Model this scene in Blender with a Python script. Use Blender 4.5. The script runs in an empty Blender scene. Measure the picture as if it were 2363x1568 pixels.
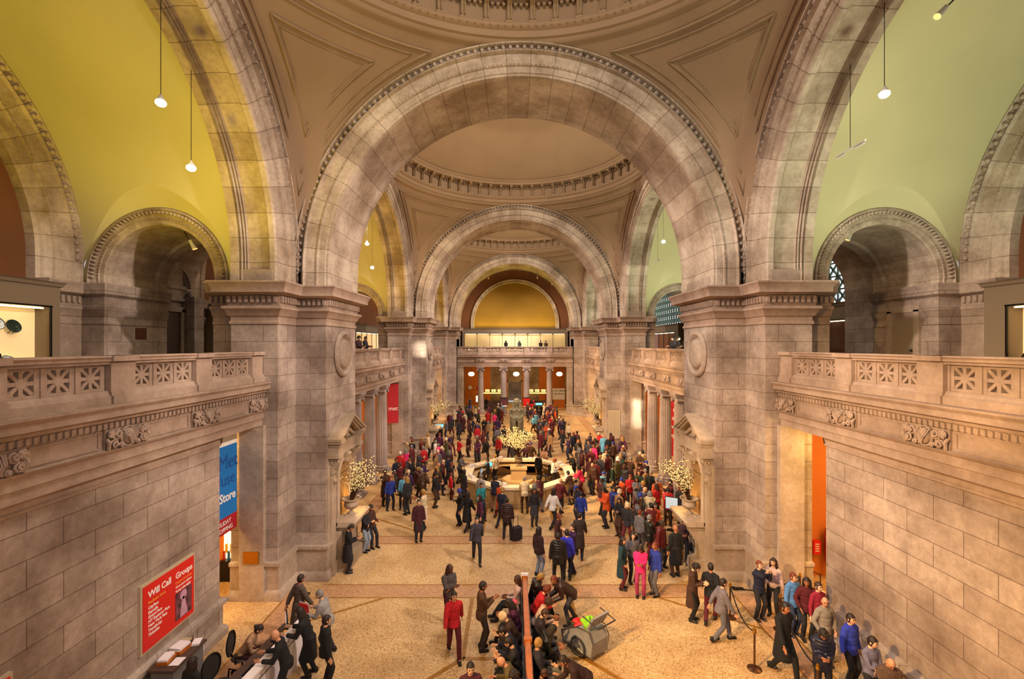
import bpy, math, random
from math import pi, sin, cos, sqrt, atan2
from mathutils import Vector, Matrix, Euler
C = bpy.context.scene.collection
sc = bpy.context.scene
# ---------------------------------------------------------------- camera
CX, CH, FPX = -0.285, 8.15, 1072.0
cd = bpy.data.cameras.new('camera'); cam = bpy.data.objects.new('camera', cd); C.objects.link(cam)
cd.sensor_width = 36.0; cd.lens = 36.0*FPX/2363.0
cd.shift_x = -1.5/2363.0; cd.shift_y = 12.0/2363.0
cd.clip_start = 0.05; cd.clip_end = 300
cam.location = (CX, 0, CH); cam.rotation_euler = (pi/2, 0, 0)
sc.camera = cam
# ---------------------------------------------------------------- world and colour management
w = bpy.data.worlds.new('world'); sc.world = w; w.use_nodes = True
bgn = w.node_tree.nodes['Background']
bgn.inputs[0].default_value = (0.86, 0.80, 0.86, 1); bgn.inputs[1].default_value = 0.78
sc.view_settings.view_transform = 'Standard'; sc.view_settings.look = 'None'
sc.view_settings.gamma = 1.0; sc.view_settings.exposure = -0.42
sc.view_settings.use_curve_mapping = False
sc.cycles.use_denoising = True
sc.cycles.max_bounces = 6; sc.cycles.diffuse_bounces = 2; sc.cycles.glossy_bounces = 2
sc.cycles.transparent_max_bounces = 6; sc.cycles.sample_clamp_indirect = 4.0
sc.cycles.caustics_reflective = False; sc.cycles.caustics_refractive = False
BAY = 18.6; Y1 = 16.1; T = 3.0; R = 7.8; RI = 6.68; ZS = 10.15; ZC = 10.8
YCS = [8.3, 26.9, 45.5]                       # bay centres

def light(name, kind, loc, energy, col, size=0.3, target=None, spot=None, blend=0.6, sy=None, shape=None):
    l = bpy.data.lights.new(name, kind); l.energy = energy; l.color = col
    if kind == 'AREA':
        l.shape = shape or ('RECTANGLE' if sy else 'DISK'); l.size = size
        if sy: l.size_y = sy
    elif kind == 'SUN': l.angle = size
    else: l.shadow_soft_size = size
    if kind == 'SPOT': l.spot_size = spot or 1.2; l.spot_blend = blend
    o = bpy.data.objects.new(name, l); C.objects.link(o); o.location = loc
    if target is not None:
        o.rotation_euler = (Vector(target)-Vector(loc)).to_track_quat('-Z', 'Y').to_euler()
    return o
# daylight falling through the three glass oculi of the domes
for k, yc in enumerate(YCS):
    light('skylight', 'AREA', (0, yc, 22.2), 1500, (1.0, 0.88, 0.78), 3.6, (0, yc, 0))
# added unseen warm fill spots at the cornice ledges, aimed at floor and side walls
for s in (-1, 1):
    for k, yc in enumerate(YCS):
        light('ledge_fill', 'SPOT', (s*7.4, yc-5.9, 10.6), 1100, (1.0, 0.62, 0.28), 0.25, (s*1.0, yc+1.5, 0), 1.35, 0.8)
        light('ledge_fill', 'SPOT', (s*7.4, yc+5.9, 10.6), 500, (1.0, 0.62, 0.28), 0.25, (s*1.0, yc-2.0, 0), 1.35, 0.8)
        light('ledge_fill', 'SPOT', (s*7.2, yc-6.2, 10.5), 25000 if s < 0 else 1200, (1.0, 0.62, 0.26), 0.25, (-s*8.4, yc+2.5 if s < 0 else yc+4.6, 1.5), 1.1, 0.9)
# added unseen fill spots at ledge height, brightening the dome shells
for s in (-1, 1):
    for yc in YCS: light('dome_fill', 'SPOT', (s*7.35, yc-s*7.2, 10.5), 5500, (1.0, 0.88, 0.68), 0.2, (-s*1.5, yc+s*1.5, 21.5), 1.15, 0.8)
# two thin beams of sun from the windows behind the camera
def beam(loc, tgt, w, h, e):
    o = light('sunbeam', 'AREA', loc, e, (1.0, 0.93, 0.75), w, tgt, sy=h); o.data.spread = math.radians(1.0)
beam((-4.5, -2.4, 12.5), (8.62, 33.3, 3.2), 0.5, 1.9, 20)
beam((4.0, -2.4, 11.0), (-7.15, 34.7, 7.5), 0.95, 0.35, 5); beam((4.0, -2.4, 11.6), (-7.15, 34.7, 8.1), 0.95, 0.35, 5)
# added spots, hidden high in the galleries, brightening pier faces across the hall
for s in (-1, 1):
    for k, yc in enumerate(YCS):
        light('cross_fill', 'SPOT', (s*9.9, yc-.5, 15.9), 19000, (1.0, 0.84, 0.76), 0.35, (-s*6.8, yc+9.5, 6.5), 1.05, 0.8)
# lamps of the two side galleries: yellow on the left, cool white on the right
for k, yc in enumerate(YCS):
    light('gallery_uplight', 'SPOT', (-10.3, yc+1.0, 7.5), 2300, (1.0, 0.74 if k == 0 else 0.62, 0.0 if k == 0 else 0.08), 0.4, (-10.0, yc+4.5, 18), 1.8, 0.7)
    light('gallery_uplight', 'SPOT', (10.6, yc+1.0, 7.5), 2500, (0.84, 0.96, 0.70), 0.4, (10.4, yc+4.5, 18), 1.8, 0.7)
# ---------------------------------------------------------------- mesh builder
def V(*a): return Vector(a)
class MB:
    def __init__(s): s.v = []; s.f = []; s.m = []; s.uv = {}; s.M = None
    def add(s, vs, fs, m=0, uvs=None):
        b = len(s.v)
        if s.M is not None: vs = [s.M @ Vector(p) for p in vs]
        s.v.extend([tuple(p) for p in vs])
        for f in fs:
            s.f.append([b+i for i in f]); s.m.append(m)
        if uvs is not None:
            for i, t in enumerate(uvs): s.uv[b+i] = t
        return s
    def box(s, x0, x1, y0, y1, z0, z1, m=0):
        x0, x1 = sorted((x0, x1)); y0, y1 = sorted((y0, y1)); z0, z1 = sorted((z0, z1))
        vs = [(x, y, z) for z in (z0, z1) for y in (y0, y1) for x in (x0, x1)]
        return s.add(vs, [(0,2,3,1),(4,5,7,6),(0,1,5,4),(2,6,7,3),(0,4,6,2),(1,3,7,5)], m)
    def obox(s, c, size, rot=(0,0,0), m=0):
        Rm = Euler(rot).to_matrix(); c = Vector(c); hx, hy, hz = [q/2 for q in size]
        vs = [c + Rm @ Vector((x, y, z)) for z in (-hz, hz) for y in (-hy, hy) for x in (-hx, hx)]
        return s.add(vs, [(0,2,3,1),(4,5,7,6),(0,1,5,4),(2,6,7,3),(0,4,6,2),(1,3,7,5)], m)
    def beam(s, a, b, w, h, m=0):
        a, b = Vector(a), Vector(b); d = (b-a).normalized()
        up = Vector((0,0,1)) if abs(d.z) < 0.95 else Vector((0,1,0))
        u = d.cross(up).normalized()*w/2; v = u.cross(d).normalized()*h/2
        vs = [p+i*u+j*v for p in (a, b) for j in (-1, 1) for i in (-1, 1)]
        return s.add(vs, [(0,1,3,2),(4,6,7,5),(0,4,5,1),(2,3,7,6),(0,2,6,4),(1,5,7,3)], m)
    def prism(s, poly, a, b, m=0, fn=None):
        """extrude a 2-d outline between a and b; fn(u, v, w) places the points (default: outline in xy)"""
        fn = fn or (lambda u, v, w: (u, v, w)); n = len(poly)
        vs = [fn(p[0], p[1], a) for p in poly] + [fn(p[0], p[1], b) for p in poly]
        return s.add(vs, [tuple(range(n))[::-1], tuple(range(n, 2*n))] + [(i, (i+1) % n, n+(i+1) % n, n+i) for i in range(n)], m)
    def lathe(s, prof, c=(0,0,0), n=24, m=0, a0=0.0, a1=2*pi, sx=1.0, sy=1.0):
        full = abs(a1-a0-2*pi) < 1e-6; k = n if full else n+1; vs = []; uv = []
        L = [0]
        for i in range(1, len(prof)): L.append(L[-1]+math.dist(prof[i], prof[i-1]))
        for j in range(k):
            a = a0+(a1-a0)*j/n
            for i, (r, z) in enumerate(prof): vs.append((c[0]+r*cos(a)*sx, c[1]+r*sin(a)*sy, c[2]+z)); uv.append((a*max(r, 0.1), L[i]))
        p = len(prof); fs = []
        for j in range(n):
            j2 = (j+1) % k if full else j+1
            for i in range(p-1): fs.append((j*p+i, j2*p+i, j2*p+i+1, j*p+i+1))
        return s.add(vs, fs, m, uv)
    def tube(s, pts, r, n=8, m=0, cap=True, closed=False):
        pts = [Vector(p) for p in pts]; k = len(pts); rs = r if isinstance(r, (list, tuple)) else [r]*k
        vs = []; prev = None
        for i, p in enumerate(pts):
            if closed: d = (pts[(i+1) % k]-pts[i-1])
            else: d = pts[min(i+1, k-1)]-pts[max(i-1, 0)]
            if d.length < 1e-9: d = Vector((0,0,1))
            d.normalize()
            if prev is None:
                up = Vector((0,0,1)) if abs(d.z) < 0.9 else Vector((1,0,0)); u = d.cross(up).normalized()
            else:
                u = prev-d*prev.dot(d)
                u = u.normalized() if u.length > 1e-6 else d.orthogonal().normalized()
            prev = u; w_ = d.cross(u)
            for j in range(n):
                a = 2*pi*j/n; vs.append(p+(u*cos(a)+w_*sin(a))*rs[i])
        fs = []
        for i in range(k if closed else k-1):
            i2 = (i+1) % k
            for j in range(n): fs.append((i*n+j, i*n+(j+1) % n, i2*n+(j+1) % n, i2*n+j))
        if cap and not closed: fs += [tuple(range(n))[::-1], tuple(range((k-1)*n, k*n))]
        return s.add(vs, fs, m)
    def ell(s, c, r, nu=10, nv=6, m=0, rot=None):
        c = Vector(c); r = r if isinstance(r, (list, tuple)) else (r, r, r); vs = []
        Rm = Euler(rot).to_matrix() if rot else None
        def P(x, y, z):
            q = Vector((x*r[0], y*r[1], z*r[2])); return c+(Rm @ q if Rm else q)
        vs.append(P(0, 0, -1))
        for i in range(1, nv):
            t = -pi/2+pi*i/nv
            for j in range(nu): a = 2*pi*j/nu; vs.append(P(cos(t)*cos(a), cos(t)*sin(a), sin(t)))
        vs.append(P(0, 0, 1)); fs = []; e = len(vs)-1
        for j in range(nu):
            fs.append((0, 1+(j+1) % nu, 1+j)); fs.append((e, e-nu+j, e-nu+(j+1) % nu))
            for i in range(nv-2): b = 1+i*nu; fs.append((b+j, b+(j+1) % nu, b+nu+(j+1) % nu, b+nu+j))
        return s.add(vs, fs, m)
    def sweep(s, path, prof, closed=False, m=0, side=1, zoff=0):
        """sweep prof [(out, z)] along a 2-d path with mitred corners; out is to the right of travel * side"""
        k = len(path); vs = []; uv = []; n = len(prof); L = 0
        for i in range(k):
            p = Vector(path[i]).to_2d()
            a = Vector(path[i-1]).to_2d() if (closed or i > 0) else None
            b = Vector(path[(i+1) % k]).to_2d() if (closed or i < k-1) else None
            d1 = (p-a).normalized() if a is not None else (b-p).normalized()
            d2 = (b-p).normalized() if b is not None else d1
            n1 = Vector((d1.y, -d1.x)); n2 = Vector((d2.y, -d2.x)); mm = n1+n2
            mm = mm.normalized()/max(0.3, mm.normalized().dot(n1)) if mm.length > 1e-6 else n1
            if i: L += (p-Vector(path[i-1]).to_2d()).length
            for (o, z) in prof: q = p+mm*o*side; vs.append((q.x, q.y, z+zoff)); uv.append((L, z))
        fs = []
        for i in range(k if closed else k-1):
            i2 = (i+1) % k
            for j in range(n-1): fs.append((i*n+j, i2*n+j, i2*n+j+1, i*n+j+1))
        if not closed: fs += [tuple(range(n))[::-1], tuple(range((k-1)*n, k*n))]
        return s.add(vs, fs, m, uv)
    def arch(s, prof, O, u, d, stilt=0.0, n=48, m=0, a0=0.0, a1=pi):
        """sweep prof [(radius, depth)] over a semicircle centred at O in the plane (u, z); d is the depth axis"""
        O, u, d = Vector(O), Vector(u), Vector(d); z = Vector((0,0,1)); vs = []; uv = []; k = len(prof)
        L = [0]
        for i in range(1, k): L.append(L[-1]+math.dist(prof[i], prof[i-1]))
        rows = []
        if stilt: rows.append((a0, -stilt))
        rows += [(a0+(a1-a0)*i/n, 0) for i in range(n+1)]
        if stilt: rows.append((a1, -stilt))
        for a, dz in rows:
            for i, (r, e) in enumerate(prof):
                vs.append(O+u*r*cos(a)+z*(r*sin(a)+dz)+d*e)
                uv.append((L[i], a*7.0+(dz if a < 1 else -dz)))
        fs = []
        for i in range(len(rows)-1):
            for j in range(k-1): fs.append((i*k+j, (i+1)*k+j, (i+1)*k+j+1, i*k+j+1))
        return s.add(vs, fs, m, uv)
    def build(s, name, mat, parent=None, smooth=35, loc=None, flip=True, **props):
        me = bpy.data.meshes.new(name); me.from_pydata(s.v, [], s.f)
        mats = mat if isinstance(mat, (list, tuple)) else [mat]
        for q in mats: me.materials.append(q)
        me.polygons.foreach_set('material_index', s.m)
        me.update()
        if s.uv:
            ul = me.uv_layers.new(name='UVMap')
            for lp in me.loops:
                t = s.uv.get(lp.vertex_index)
                if t: ul.data[lp.index].uv = t
        if smooth:
            me.polygons.foreach_set('use_smooth', [True]*len(me.polygons))
            me.set_sharp_from_angle(angle=math.radians(smooth))
        o = bpy.data.objects.new(name, me); C.objects.link(o)
        if parent is not None: o.parent = parent
        if loc is not None: o.location = loc
        for k, q in props.items(): o[k] = q
        return o

def thing(name, label, cat, loc=(0,0,0), rz=0.0, group=None):
    o = bpy.data.objects.new(name, None); C.objects.link(o); o.empty_display_size = 0.2
    o.location = loc; o.rotation_euler = (0, 0, rz); o['label'] = label; o['category'] = cat
    if group: o['group'] = group
    return o
def tag(o, label, cat, group=None):
    o['label'] = label; o['category'] = cat
    if group: o['group'] = group
    return o
KIDS = {}
def kids(o): return [c for c in bpy.data.objects if c.parent == o]
def dup(root, loc=None, rz=None, label=None, group=None, tree=None):
    """copy a thing with copies of its parts and sub-parts"""
    tree = tree or snapshot(root)
    r = root.copy(); C.objects.link(r)
    if loc is not None: r.location = loc
    if rz is not None: r.rotation_euler = (0, 0, rz)
    if label: r['label'] = label
    if group: r['group'] = group
    def rec(src, dst):
        for c, sub in src:
            q = c.copy(); C.objects.link(q); q.parent = dst; q.matrix_parent_inverse = c.matrix_parent_inverse.copy(); rec(sub, q)
    rec(tree, r)
    return r
def snapshot(root):
    al = {}
    for o in bpy.data.objects:
        if o.parent: al.setdefault(o.parent, []).append(o)
    def rec(o): return [(c, rec(c)) for c in al.get(o, [])]
    return rec(root)
def at(px, py, z=0.0):
    """the world point at height z seen at pixel (px, py)"""
    y = (CH-z)*FPX/(py-796.0)
    return Vector(((px-1183.0)*y/FPX+CX, y, z))

# ---------------------------------------------------------------- materials
def rgb(h):
    h = h.lstrip('#'); c = [int(h[i:i+2], 16)/255 for i in (0, 2, 4)]
    return tuple((q/12.92 if q <= 0.04045 else ((q+0.055)/1.055)**2.4) for q in c)+(1,)
def newmat(name):
    m = bpy.data.materials.new(name); m.use_nodes = True
    return m, m.node_tree.nodes, m.node_tree.links, m.node_tree.nodes['Principled BSDF']
def plain(name, col, rough=0.6, metal=0.0, emit=None, es=0.0, noise=0.0, nscale=8.0, alpha=1.0, spec=0.5):
    m, N, L, b = newmat(name); c = rgb(col) if isinstance(col, str) else col
    b.inputs['Base Color'].default_value = c; b.inputs['Roughness'].default_value = rough
    b.inputs['Metallic'].default_value = metal; b.inputs['Specular IOR Level'].default_value = spec
    if emit: b.inputs['Emission Color'].default_value = rgb(emit) if isinstance(emit, str) else emit; b.inputs['Emission Strength'].default_value = es
    if noise:
        t = N.new('ShaderNodeTexNoise'); t.inputs['Scale'].default_value = nscale; t.inputs['Detail'].default_value = 5
        tc = N.new('ShaderNodeTexCoord'); L.new(tc.outputs['Object'], t.inputs['Vector'])
        r = N.new('ShaderNodeValToRGB'); r.color_ramp.elements[0].position = 0.3; r.color_ramp.elements[1].position = 0.7
        r.color_ramp.elements[0].color = tuple(q*(1-noise) for q in c[:3])+(1,); r.color_ramp.elements[1].color = tuple(min(1, q*(1+noise)) for q in c[:3])+(1,)
        L.new(t.outputs['Fac'], r.inputs['Fac']); L.new(r.outputs['Color'], b.inputs['Base Color'])
    return m
def stone(name, c1, c2, mode='xy', bw=1.3, bh=0.5, mortar=0.009, stain=0.5, rough=0.75, jd=0.36):
    """masonry: blocks with thin joints, tone differing from block to block, and blotchy weathering"""
    m, N, L, b = newmat(name); b.inputs['Roughness'].default_value = rough; b.inputs['Specular IOR Level'].default_value = 0.3
    geo = N.new('ShaderNodeNewGeometry'); comb = N.new('ShaderNodeCombineXYZ')
    if mode == 'xy':
        sp = N.new('ShaderNodeSeparateXYZ'); L.new(geo.outputs['Position'], sp.inputs[0])
        ad = N.new('ShaderNodeMath'); ad.operation = 'ADD'; L.new(sp.outputs['X'], ad.inputs[0]); L.new(sp.outputs['Y'], ad.inputs[1])
        L.new(ad.outputs[0], comb.inputs['X']); L.new(sp.outputs['Z'], comb.inputs['Y'])
        vec = comb.outputs[0]
    else:
        uvn = N.new('ShaderNodeUVMap'); vec = uvn.outputs[0]
    big = N.new('ShaderNodeTexNoise'); big.inputs['Scale'].default_value = 0.55; big.inputs['Detail'].default_value = 6; big.inputs['Roughness'].default_value = 0.62
    L.new(geo.outputs['Position'], big.inputs['Vector'])
    fine = N.new('ShaderNodeTexNoise'); fine.inputs['Scale'].default_value = 7.0; fine.inputs['Detail'].default_value = 6; fine.inputs['Roughness'].default_value = 0.7
    L.new(geo.outputs['Position'], fine.inputs['Vector'])
    ra = N.new('ShaderNodeValToRGB'); ra.color_ramp.elements[0].position = 0.37; ra.color_ramp.elements[1].position = 0.64
    ra.color_ramp.elements[0].color = rgb(c2); ra.color_ramp.elements[1].color = rgb(c1); L.new(big.outputs['Fac'], ra.inputs['Fac'])
    mx = N.new('ShaderNodeMix'); mx.data_type = 'RGBA'; mx.blend_type = 'MULTIPLY'; mx.inputs['Factor'].default_value = stain
    rf = N.new('ShaderNodeValToRGB'); rf.color_ramp.elements[0].position = 0.3; rf.color_ramp.elements[0].color = (0.45, 0.4, 0.36, 1); rf.color_ramp.elements[1].position = 0.65
    L.new(fine.outputs['Fac'], rf.inputs['Fac']); L.new(ra.outputs['Color'], mx.inputs['A']); L.new(rf.outputs['Color'], mx.inputs['B'])
    out = mx.outputs['Result']
    if mode != 'none':
        br = N.new('ShaderNodeTexBrick'); br.inputs['Scale'].default_value = 1.0; br.inputs['Mortar Size'].default_value = mortar
        br.inputs['Brick Width'].default_value = bw; br.inputs['Row Height'].default_value = bh; br.inputs['Mortar Smooth'].default_value = 0.3
        br.offset = 0.5; br.inputs['Bias'].default_value = 0.0
        br.inputs['Color1'].default_value = (1, 1, 1, 1); br.inputs['Color2'].default_value = (0.78, 0.75, 0.74, 1); br.inputs['Mortar'].default_value = (jd, jd*0.9, jd*0.85, 1)
        L.new(vec, br.inputs['Vector'])
        m2 = N.new('ShaderNodeMix'); m2.data_type = 'RGBA'; m2.blend_type = 'MULTIPLY'; m2.inputs['Factor'].default_value = 1.0
        L.new(out, m2.inputs['A']); L.new(br.outputs['Color'], m2.inputs['B']); out = m2.outputs['Result']
        bu = N.new('ShaderNodeBump'); bu.inputs['Strength'].default_value = 0.4; bu.inputs['Distance'].default_value = 0.01; bu.invert = True
        L.new(br.outputs['Fac'], bu.inputs['Height']); L.new(bu.outputs[0], b.inputs['Normal'])
    L.new(out, b.inputs['Base Color'])
    return m
M = {}
M['wall'] = stone('limestone_blocks', '#c4b09f', '#8b7767')
M['wallr'] = stone('limestone_blocks_fine', '#c4b2a2', '#8c7a6c', bw=1.1, bh=0.55)
M['archs'] = stone('limestone_voussoirs', '#d6c4ad', '#9c8770', mode='uv', bw=40, bh=0.82, mortar=0.011)
M['stone'] = stone('carved_limestone', '#bba794', '#917e6c', mode='none', stain=0.45)
M['stonew'] = stone('warm_carved_limestone', '#b9a08c', '#8f7866', mode='none', stain=0.4)
M['plaster'] = plain('dome_plaster', '#8c7154', 0.85, noise=0.08, nscale=0.6)
M['plasterm'] = plain('dome_plaster_mouldings', '#8c7252', 0.8, noise=0.1, nscale=3)
M['vault'] = plain('gallery_vault_plaster', '#c4ba8c', 0.9, noise=0.05, nscale=0.5)
M['brown'] = plain('ochre_plaster', '#6e4220', 0.85, noise=0.1, nscale=0.8)
M['orange'] = plain('orange_painted_wall', '#c8712a', 0.8, noise=0.06, nscale=0.7)
M['gold'] = plain('gold_painted_lunette', '#8f6a18', 0.8, noise=0.12, nscale=0.35)
M['casewall'] = plain('taupe_case_wall', '#7d6c55', 0.6)
M['dark'] = plain('black_metal', '#14110f', 0.4, 0.4)
M['glasslit'] = plain('skylight_glass', '#ffffff', 0.3, emit=(1, 0.95, 0.88, 1), es=6.0)
# ================================================================ ARCHITECTURE
def stag(o, label=None):
    o['kind'] = 'structure'
    if label: o['label'] = label
    return o
CORN = [(0,8.80),(.04,8.82),(.04,8.90),(.008,8.92),(.008,9.05),(.06,9.08),(.14,9.26),(.2,9.30),(.2,9.38),(.08,9.41),(.08,9.72),(.18,9.74),(.40,9.80),(.40,9.93),(.48,10.08),(.5,10.10),(.5,10.15),(0,10.15)]
PLIN = [(0,1.22),(.13,1.20),(.13,1.10),(.06,1.04),(.06,.32),(.1,.30),(.16,.2),(.16,0),(0,0)]
def dentils(mb, path, out, z0, z1, w=0.09, gap=0.08, dep=0.09, side=1, closed=False):
    k = len(path)
    for i in range(k if closed else k-1):
        a, b = Vector(path[i]).to_2d(), Vector(path[(i+1) % k]).to_2d(); d = b-a; L = d.length; d.normalize(); nn = Vector((d.y, -d.x))*side
        n = max(1, int((L+2*out)/(w+gap)))
        for j in range(n):
            c = a+d*(-out+(j+0.5)*(L+2*out)/n)+nn*(out+dep/2)
            mb.obox((c.x, c.y, (z0+z1)/2), (w, dep, z1-z0), (0, 0, atan2(d.y, d.x)))
def mir(path, s): return [(s*x, y) for x, y in path]

# ---- floor
m, N, L, b = newmat('terrazzo_floor'); b.inputs['Roughness'].default_value = 0.42; b.inputs['Specular IOR Level'].default_value = 0.35
geo = N.new('ShaderNodeNewGeometry')
vo = N.new('ShaderNodeTexVoronoi'); vo.inputs['Scale'].default_value = 42; L.new(geo.outputs['Position'], vo.inputs['Vector'])
n2 = N.new('ShaderNodeTexNoise'); n2.inputs['Scale'].default_value = 0.7; n2.inputs['Detail'].default_value = 6; L.new(geo.outputs['Position'], n2.inputs['Vector'])
r1 = N.new('ShaderNodeValToRGB'); cr = r1.color_ramp; cr.elements[0].color = rgb('#9c7444'); cr.elements[1].color = rgb('#d8b684'); cr.elements[0].position = 0.05; cr.elements[1].position = 0.55
sx = N.new('ShaderNodeSeparateColor'); L.new(vo.outputs['Color'], sx.inputs[0]); L.new(sx.outputs[0], r1.inputs['Fac'])
r2 = N.new('ShaderNodeValToRGB'); r2.color_ramp.elements[0].color = (0.70, 0.64, 0.60, 1); r2.color_ramp.elements[0].position = 0.35; r2.color_ramp.elements[1].position = 0.6
L.new(n2.outputs['Fac'], r2.inputs['Fac'])
mx = N.new('ShaderNodeMix'); mx.data_type = 'RGBA'; mx.blend_type = 'MULTIPLY'; mx.inputs['Factor'].default_value = 0.8
L.new(r1.outputs['Color'], mx.inputs['A']); L.new(r2.outputs['Color'], mx.inputs['B']); L.new(mx.outputs['Result'], b.inputs['Base Color'])
M['floor'] = m
M['inlay'] = plain('red_marble_inlay', '#b58a64', 0.4, noise=0.25, nscale=9)
M['inlayd'] = plain('ochre_marble_inlay', '#94641f', 0.4, noise=0.25, nscale=9)
fl = MB(); fl.box(-17, 17, -3, 66, -0.3, 0.0, 0)
def strip(a, b, wd, mm, z=0.003):
    a = Vector(a).to_3d(); b = Vector(b).to_3d(); d = (b-a).normalized(); u = Vector((d.y, -d.x, 0))*wd/2
    fl.add([a-u+V(0,0,z), a+u+V(0,0,z), b+u+V(0,0,z), b-u+V(0,0,z)], [(0,1,2,3)], mm)
for k in range(-1, 4):
    y = Y1+BAY*k
    for (ya, yb) in ((y-1.15, y-0.35), (y+T-0.1, y+T+0.65)):
        if ya > 53: continue
        strip((-6.7, (ya+yb)/2), (6.7, (ya+yb)/2), yb-ya, 1, 0.003)
        strip((-6.7, ya), (6.7, ya), 0.05, 2, 0.005); strip((-6.7, yb), (6.7, yb), 0.05, 2, 0.005)
for yc in YCS:
    A, Bq = 3.75, 1.58
    oc = [(A, -Bq), (A, Bq), (Bq, A), (-Bq, A), (-A, Bq), (-A, -Bq), (-Bq, -A), (Bq, -A)]
    for i in range(8):
        p, q = oc[i], oc[(i+1) % 8]; strip((p[0], yc+p[1]), (q[0], yc+q[1]), 0.12, 2, 0.006)
    for s_ in (-1, 1):
        strip((s_*1.58, yc+A), (s_*1.58, yc+6.65), .12, 2, .006); strip((s_*1.58, yc-A), (s_*1.58, yc-6.65), .12, 2, .006)
        for t_ in (-1, 1): strip((s_*A, yc+t_*1.58), (s_*6.9, yc+t_*1.58), .12, 2, .006); strip((s_*6.9, yc+t_*5.0), (s_*4.4, yc+t_*6.65), .09, 2, .006)
        strip((s_*7.25, yc-6.9), (s_*7.25, yc+6.9), .7, 1, .004); strip((s_*6.9, yc-6.9), (s_*6.9, yc+6.9), .05, 2, .007); strip((s_*7.6, yc-6.5), (s_*7.6, yc+6.5), .05, 2, .007)
stag(fl.build('floor', [M['floor'], M['inlay'], M['inlayd']]))

# ---- egg-and-dart and beads laid along an arch
def eggs(mb, O, u, d, r, dep, n, stilt=0.0, w=0.085, l=0.115, a0=0.0, a1=pi):
    O, u, d = Vector(O), Vector(u), Vector(d); z = Vector((0,0,1))
    for i in range(n):
        a = a0+(a1-a0)*(i+0.5)/n; rad = u*cos(a)+z*sin(a); tan = -u*sin(a)+z*cos(a); c = O+rad*r+d*dep
        ring = []
        for rr, h in ((1.0, 0.0), (0.72, 0.05)):
            for j in range(8):
                q = 2*pi*j/8; ring.append(c+tan*w*rr*cos(q)+rad*l*rr*sin(q)-d*(h*2.0-.02))
        ring.append(c-d*0.13)
        fs = [(j, (j+1) % 8, 8+(j+1) % 8, 8+j) for j in range(8)]+[(8+j, 8+(j+1) % 8, 16) for j in range(8)]
        mb.add(ring, fs)
        t2 = a+(a1-a0)*0.5/n; rad2 = u*cos(t2)+z*sin(t2); tan2 = -u*sin(t2)+z*cos(t2); c2 = O+rad2*r+d*dep
        mb.add([c2-tan2*.016+rad2*l, c2+tan2*.016+rad2*l, c2-rad2*l, c2-d*.05], [(0,1,3),(1,2,3),(2,0,3)])
def beads(mb, O, u, d, r, dep, n, w=0.05, h=0.022, a0=0.0, a1=pi):
    O, u, d = Vector(O), Vector(u), Vector(d); z = Vector((0,0,1))
    for i in range(n):
        a = a0+(a1-a0)*(i+0.5)/n; rad = u*cos(a)+z*sin(a); tan = -u*sin(a)+z*cos(a); c = O+rad*r+d*dep
        vs = [c-tan*w-rad*h, c+tan*w-rad*h, c+tan*w+rad*h, c-tan*w+rad*h]
        vs += [c-tan*w*.6-d*.035, c+tan*w*.6-d*.035]
        mb.add(vs, [(0,1,5,4),(1,2,5),(2,3,4,5),(3,0,4)])

# ---- transverse arches, with their spandrels
def transverse(k):
    y0 = Y1+BAY*k; dep = T if k < 2 else 4.8
    O = (0, y0, ZC); u = (1,0,0); d = (0,1,0)
    pr = [(7.82,.3),(7.82,-.10),(7.79,-.14),(7.76,-.13),(7.75,.03),(7.56,.03),(7.55,-.11),(7.50,-.14),(7.46,-.01),(7.12,0),(7.10,-.03),(7.04,-.03),(7.02,.02),(6.80,.02),(6.78,.05),(6.70,.05),(6.68,.1),(6.68,.30),(6.71,.31),(6.71,.36)]
    pr += [(6.71,dep-.62),(6.70,dep-.58),(6.66,dep-.52),(6.70,dep-.47),(6.66,dep-.42),(6.62,dep-.38),(6.62,dep-.1),(6.68,dep-.05),(6.8,dep-.02)]
    if k < 2: pr += [(7.02,dep-.02),(7.04,dep+.03),(7.10,dep+.03),(7.12,dep),(7.46,dep),(7.48,dep+.12),(7.56,dep+.01),(7.72,dep+.05),(7.82,dep+.12),(7.82,dep-.3)]
    else: pr = pr[:-9]+[(6.75, dep)]
    mb = MB(); mb.arch(pr, O, u, d, ZC-ZS, 72)
    o = stag(mb.build('transverse_arch', M['archs'], smooth=30))
    e = MB(); eggs(e, O, u, d, 7.655, .02, 98, l=.10); beads(e, O, u, d, 7.07, -.02, 150)
    for s_ in (-1, 1):
        for zz in (10.3, 10.55): eggs(e, (s_*7.64, y0, zz), (0,0,1), (0,1,0), 0, -.02, 1)
    stag(e.build('egg_and_dart_moulding', M['stone'], o))
    # solid block ends where the soffit panel stops, just above the impost
    q = MB()
    for s_ in (-1, 1): q.box(s_*6.675, s_*6.82, y0+.25, y0+dep-.5, ZS, ZS+.42)
    stag(q.build('soffit_panel_stop', M['stone'], o))
    return o
for k in range(3): transverse(k)

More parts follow.
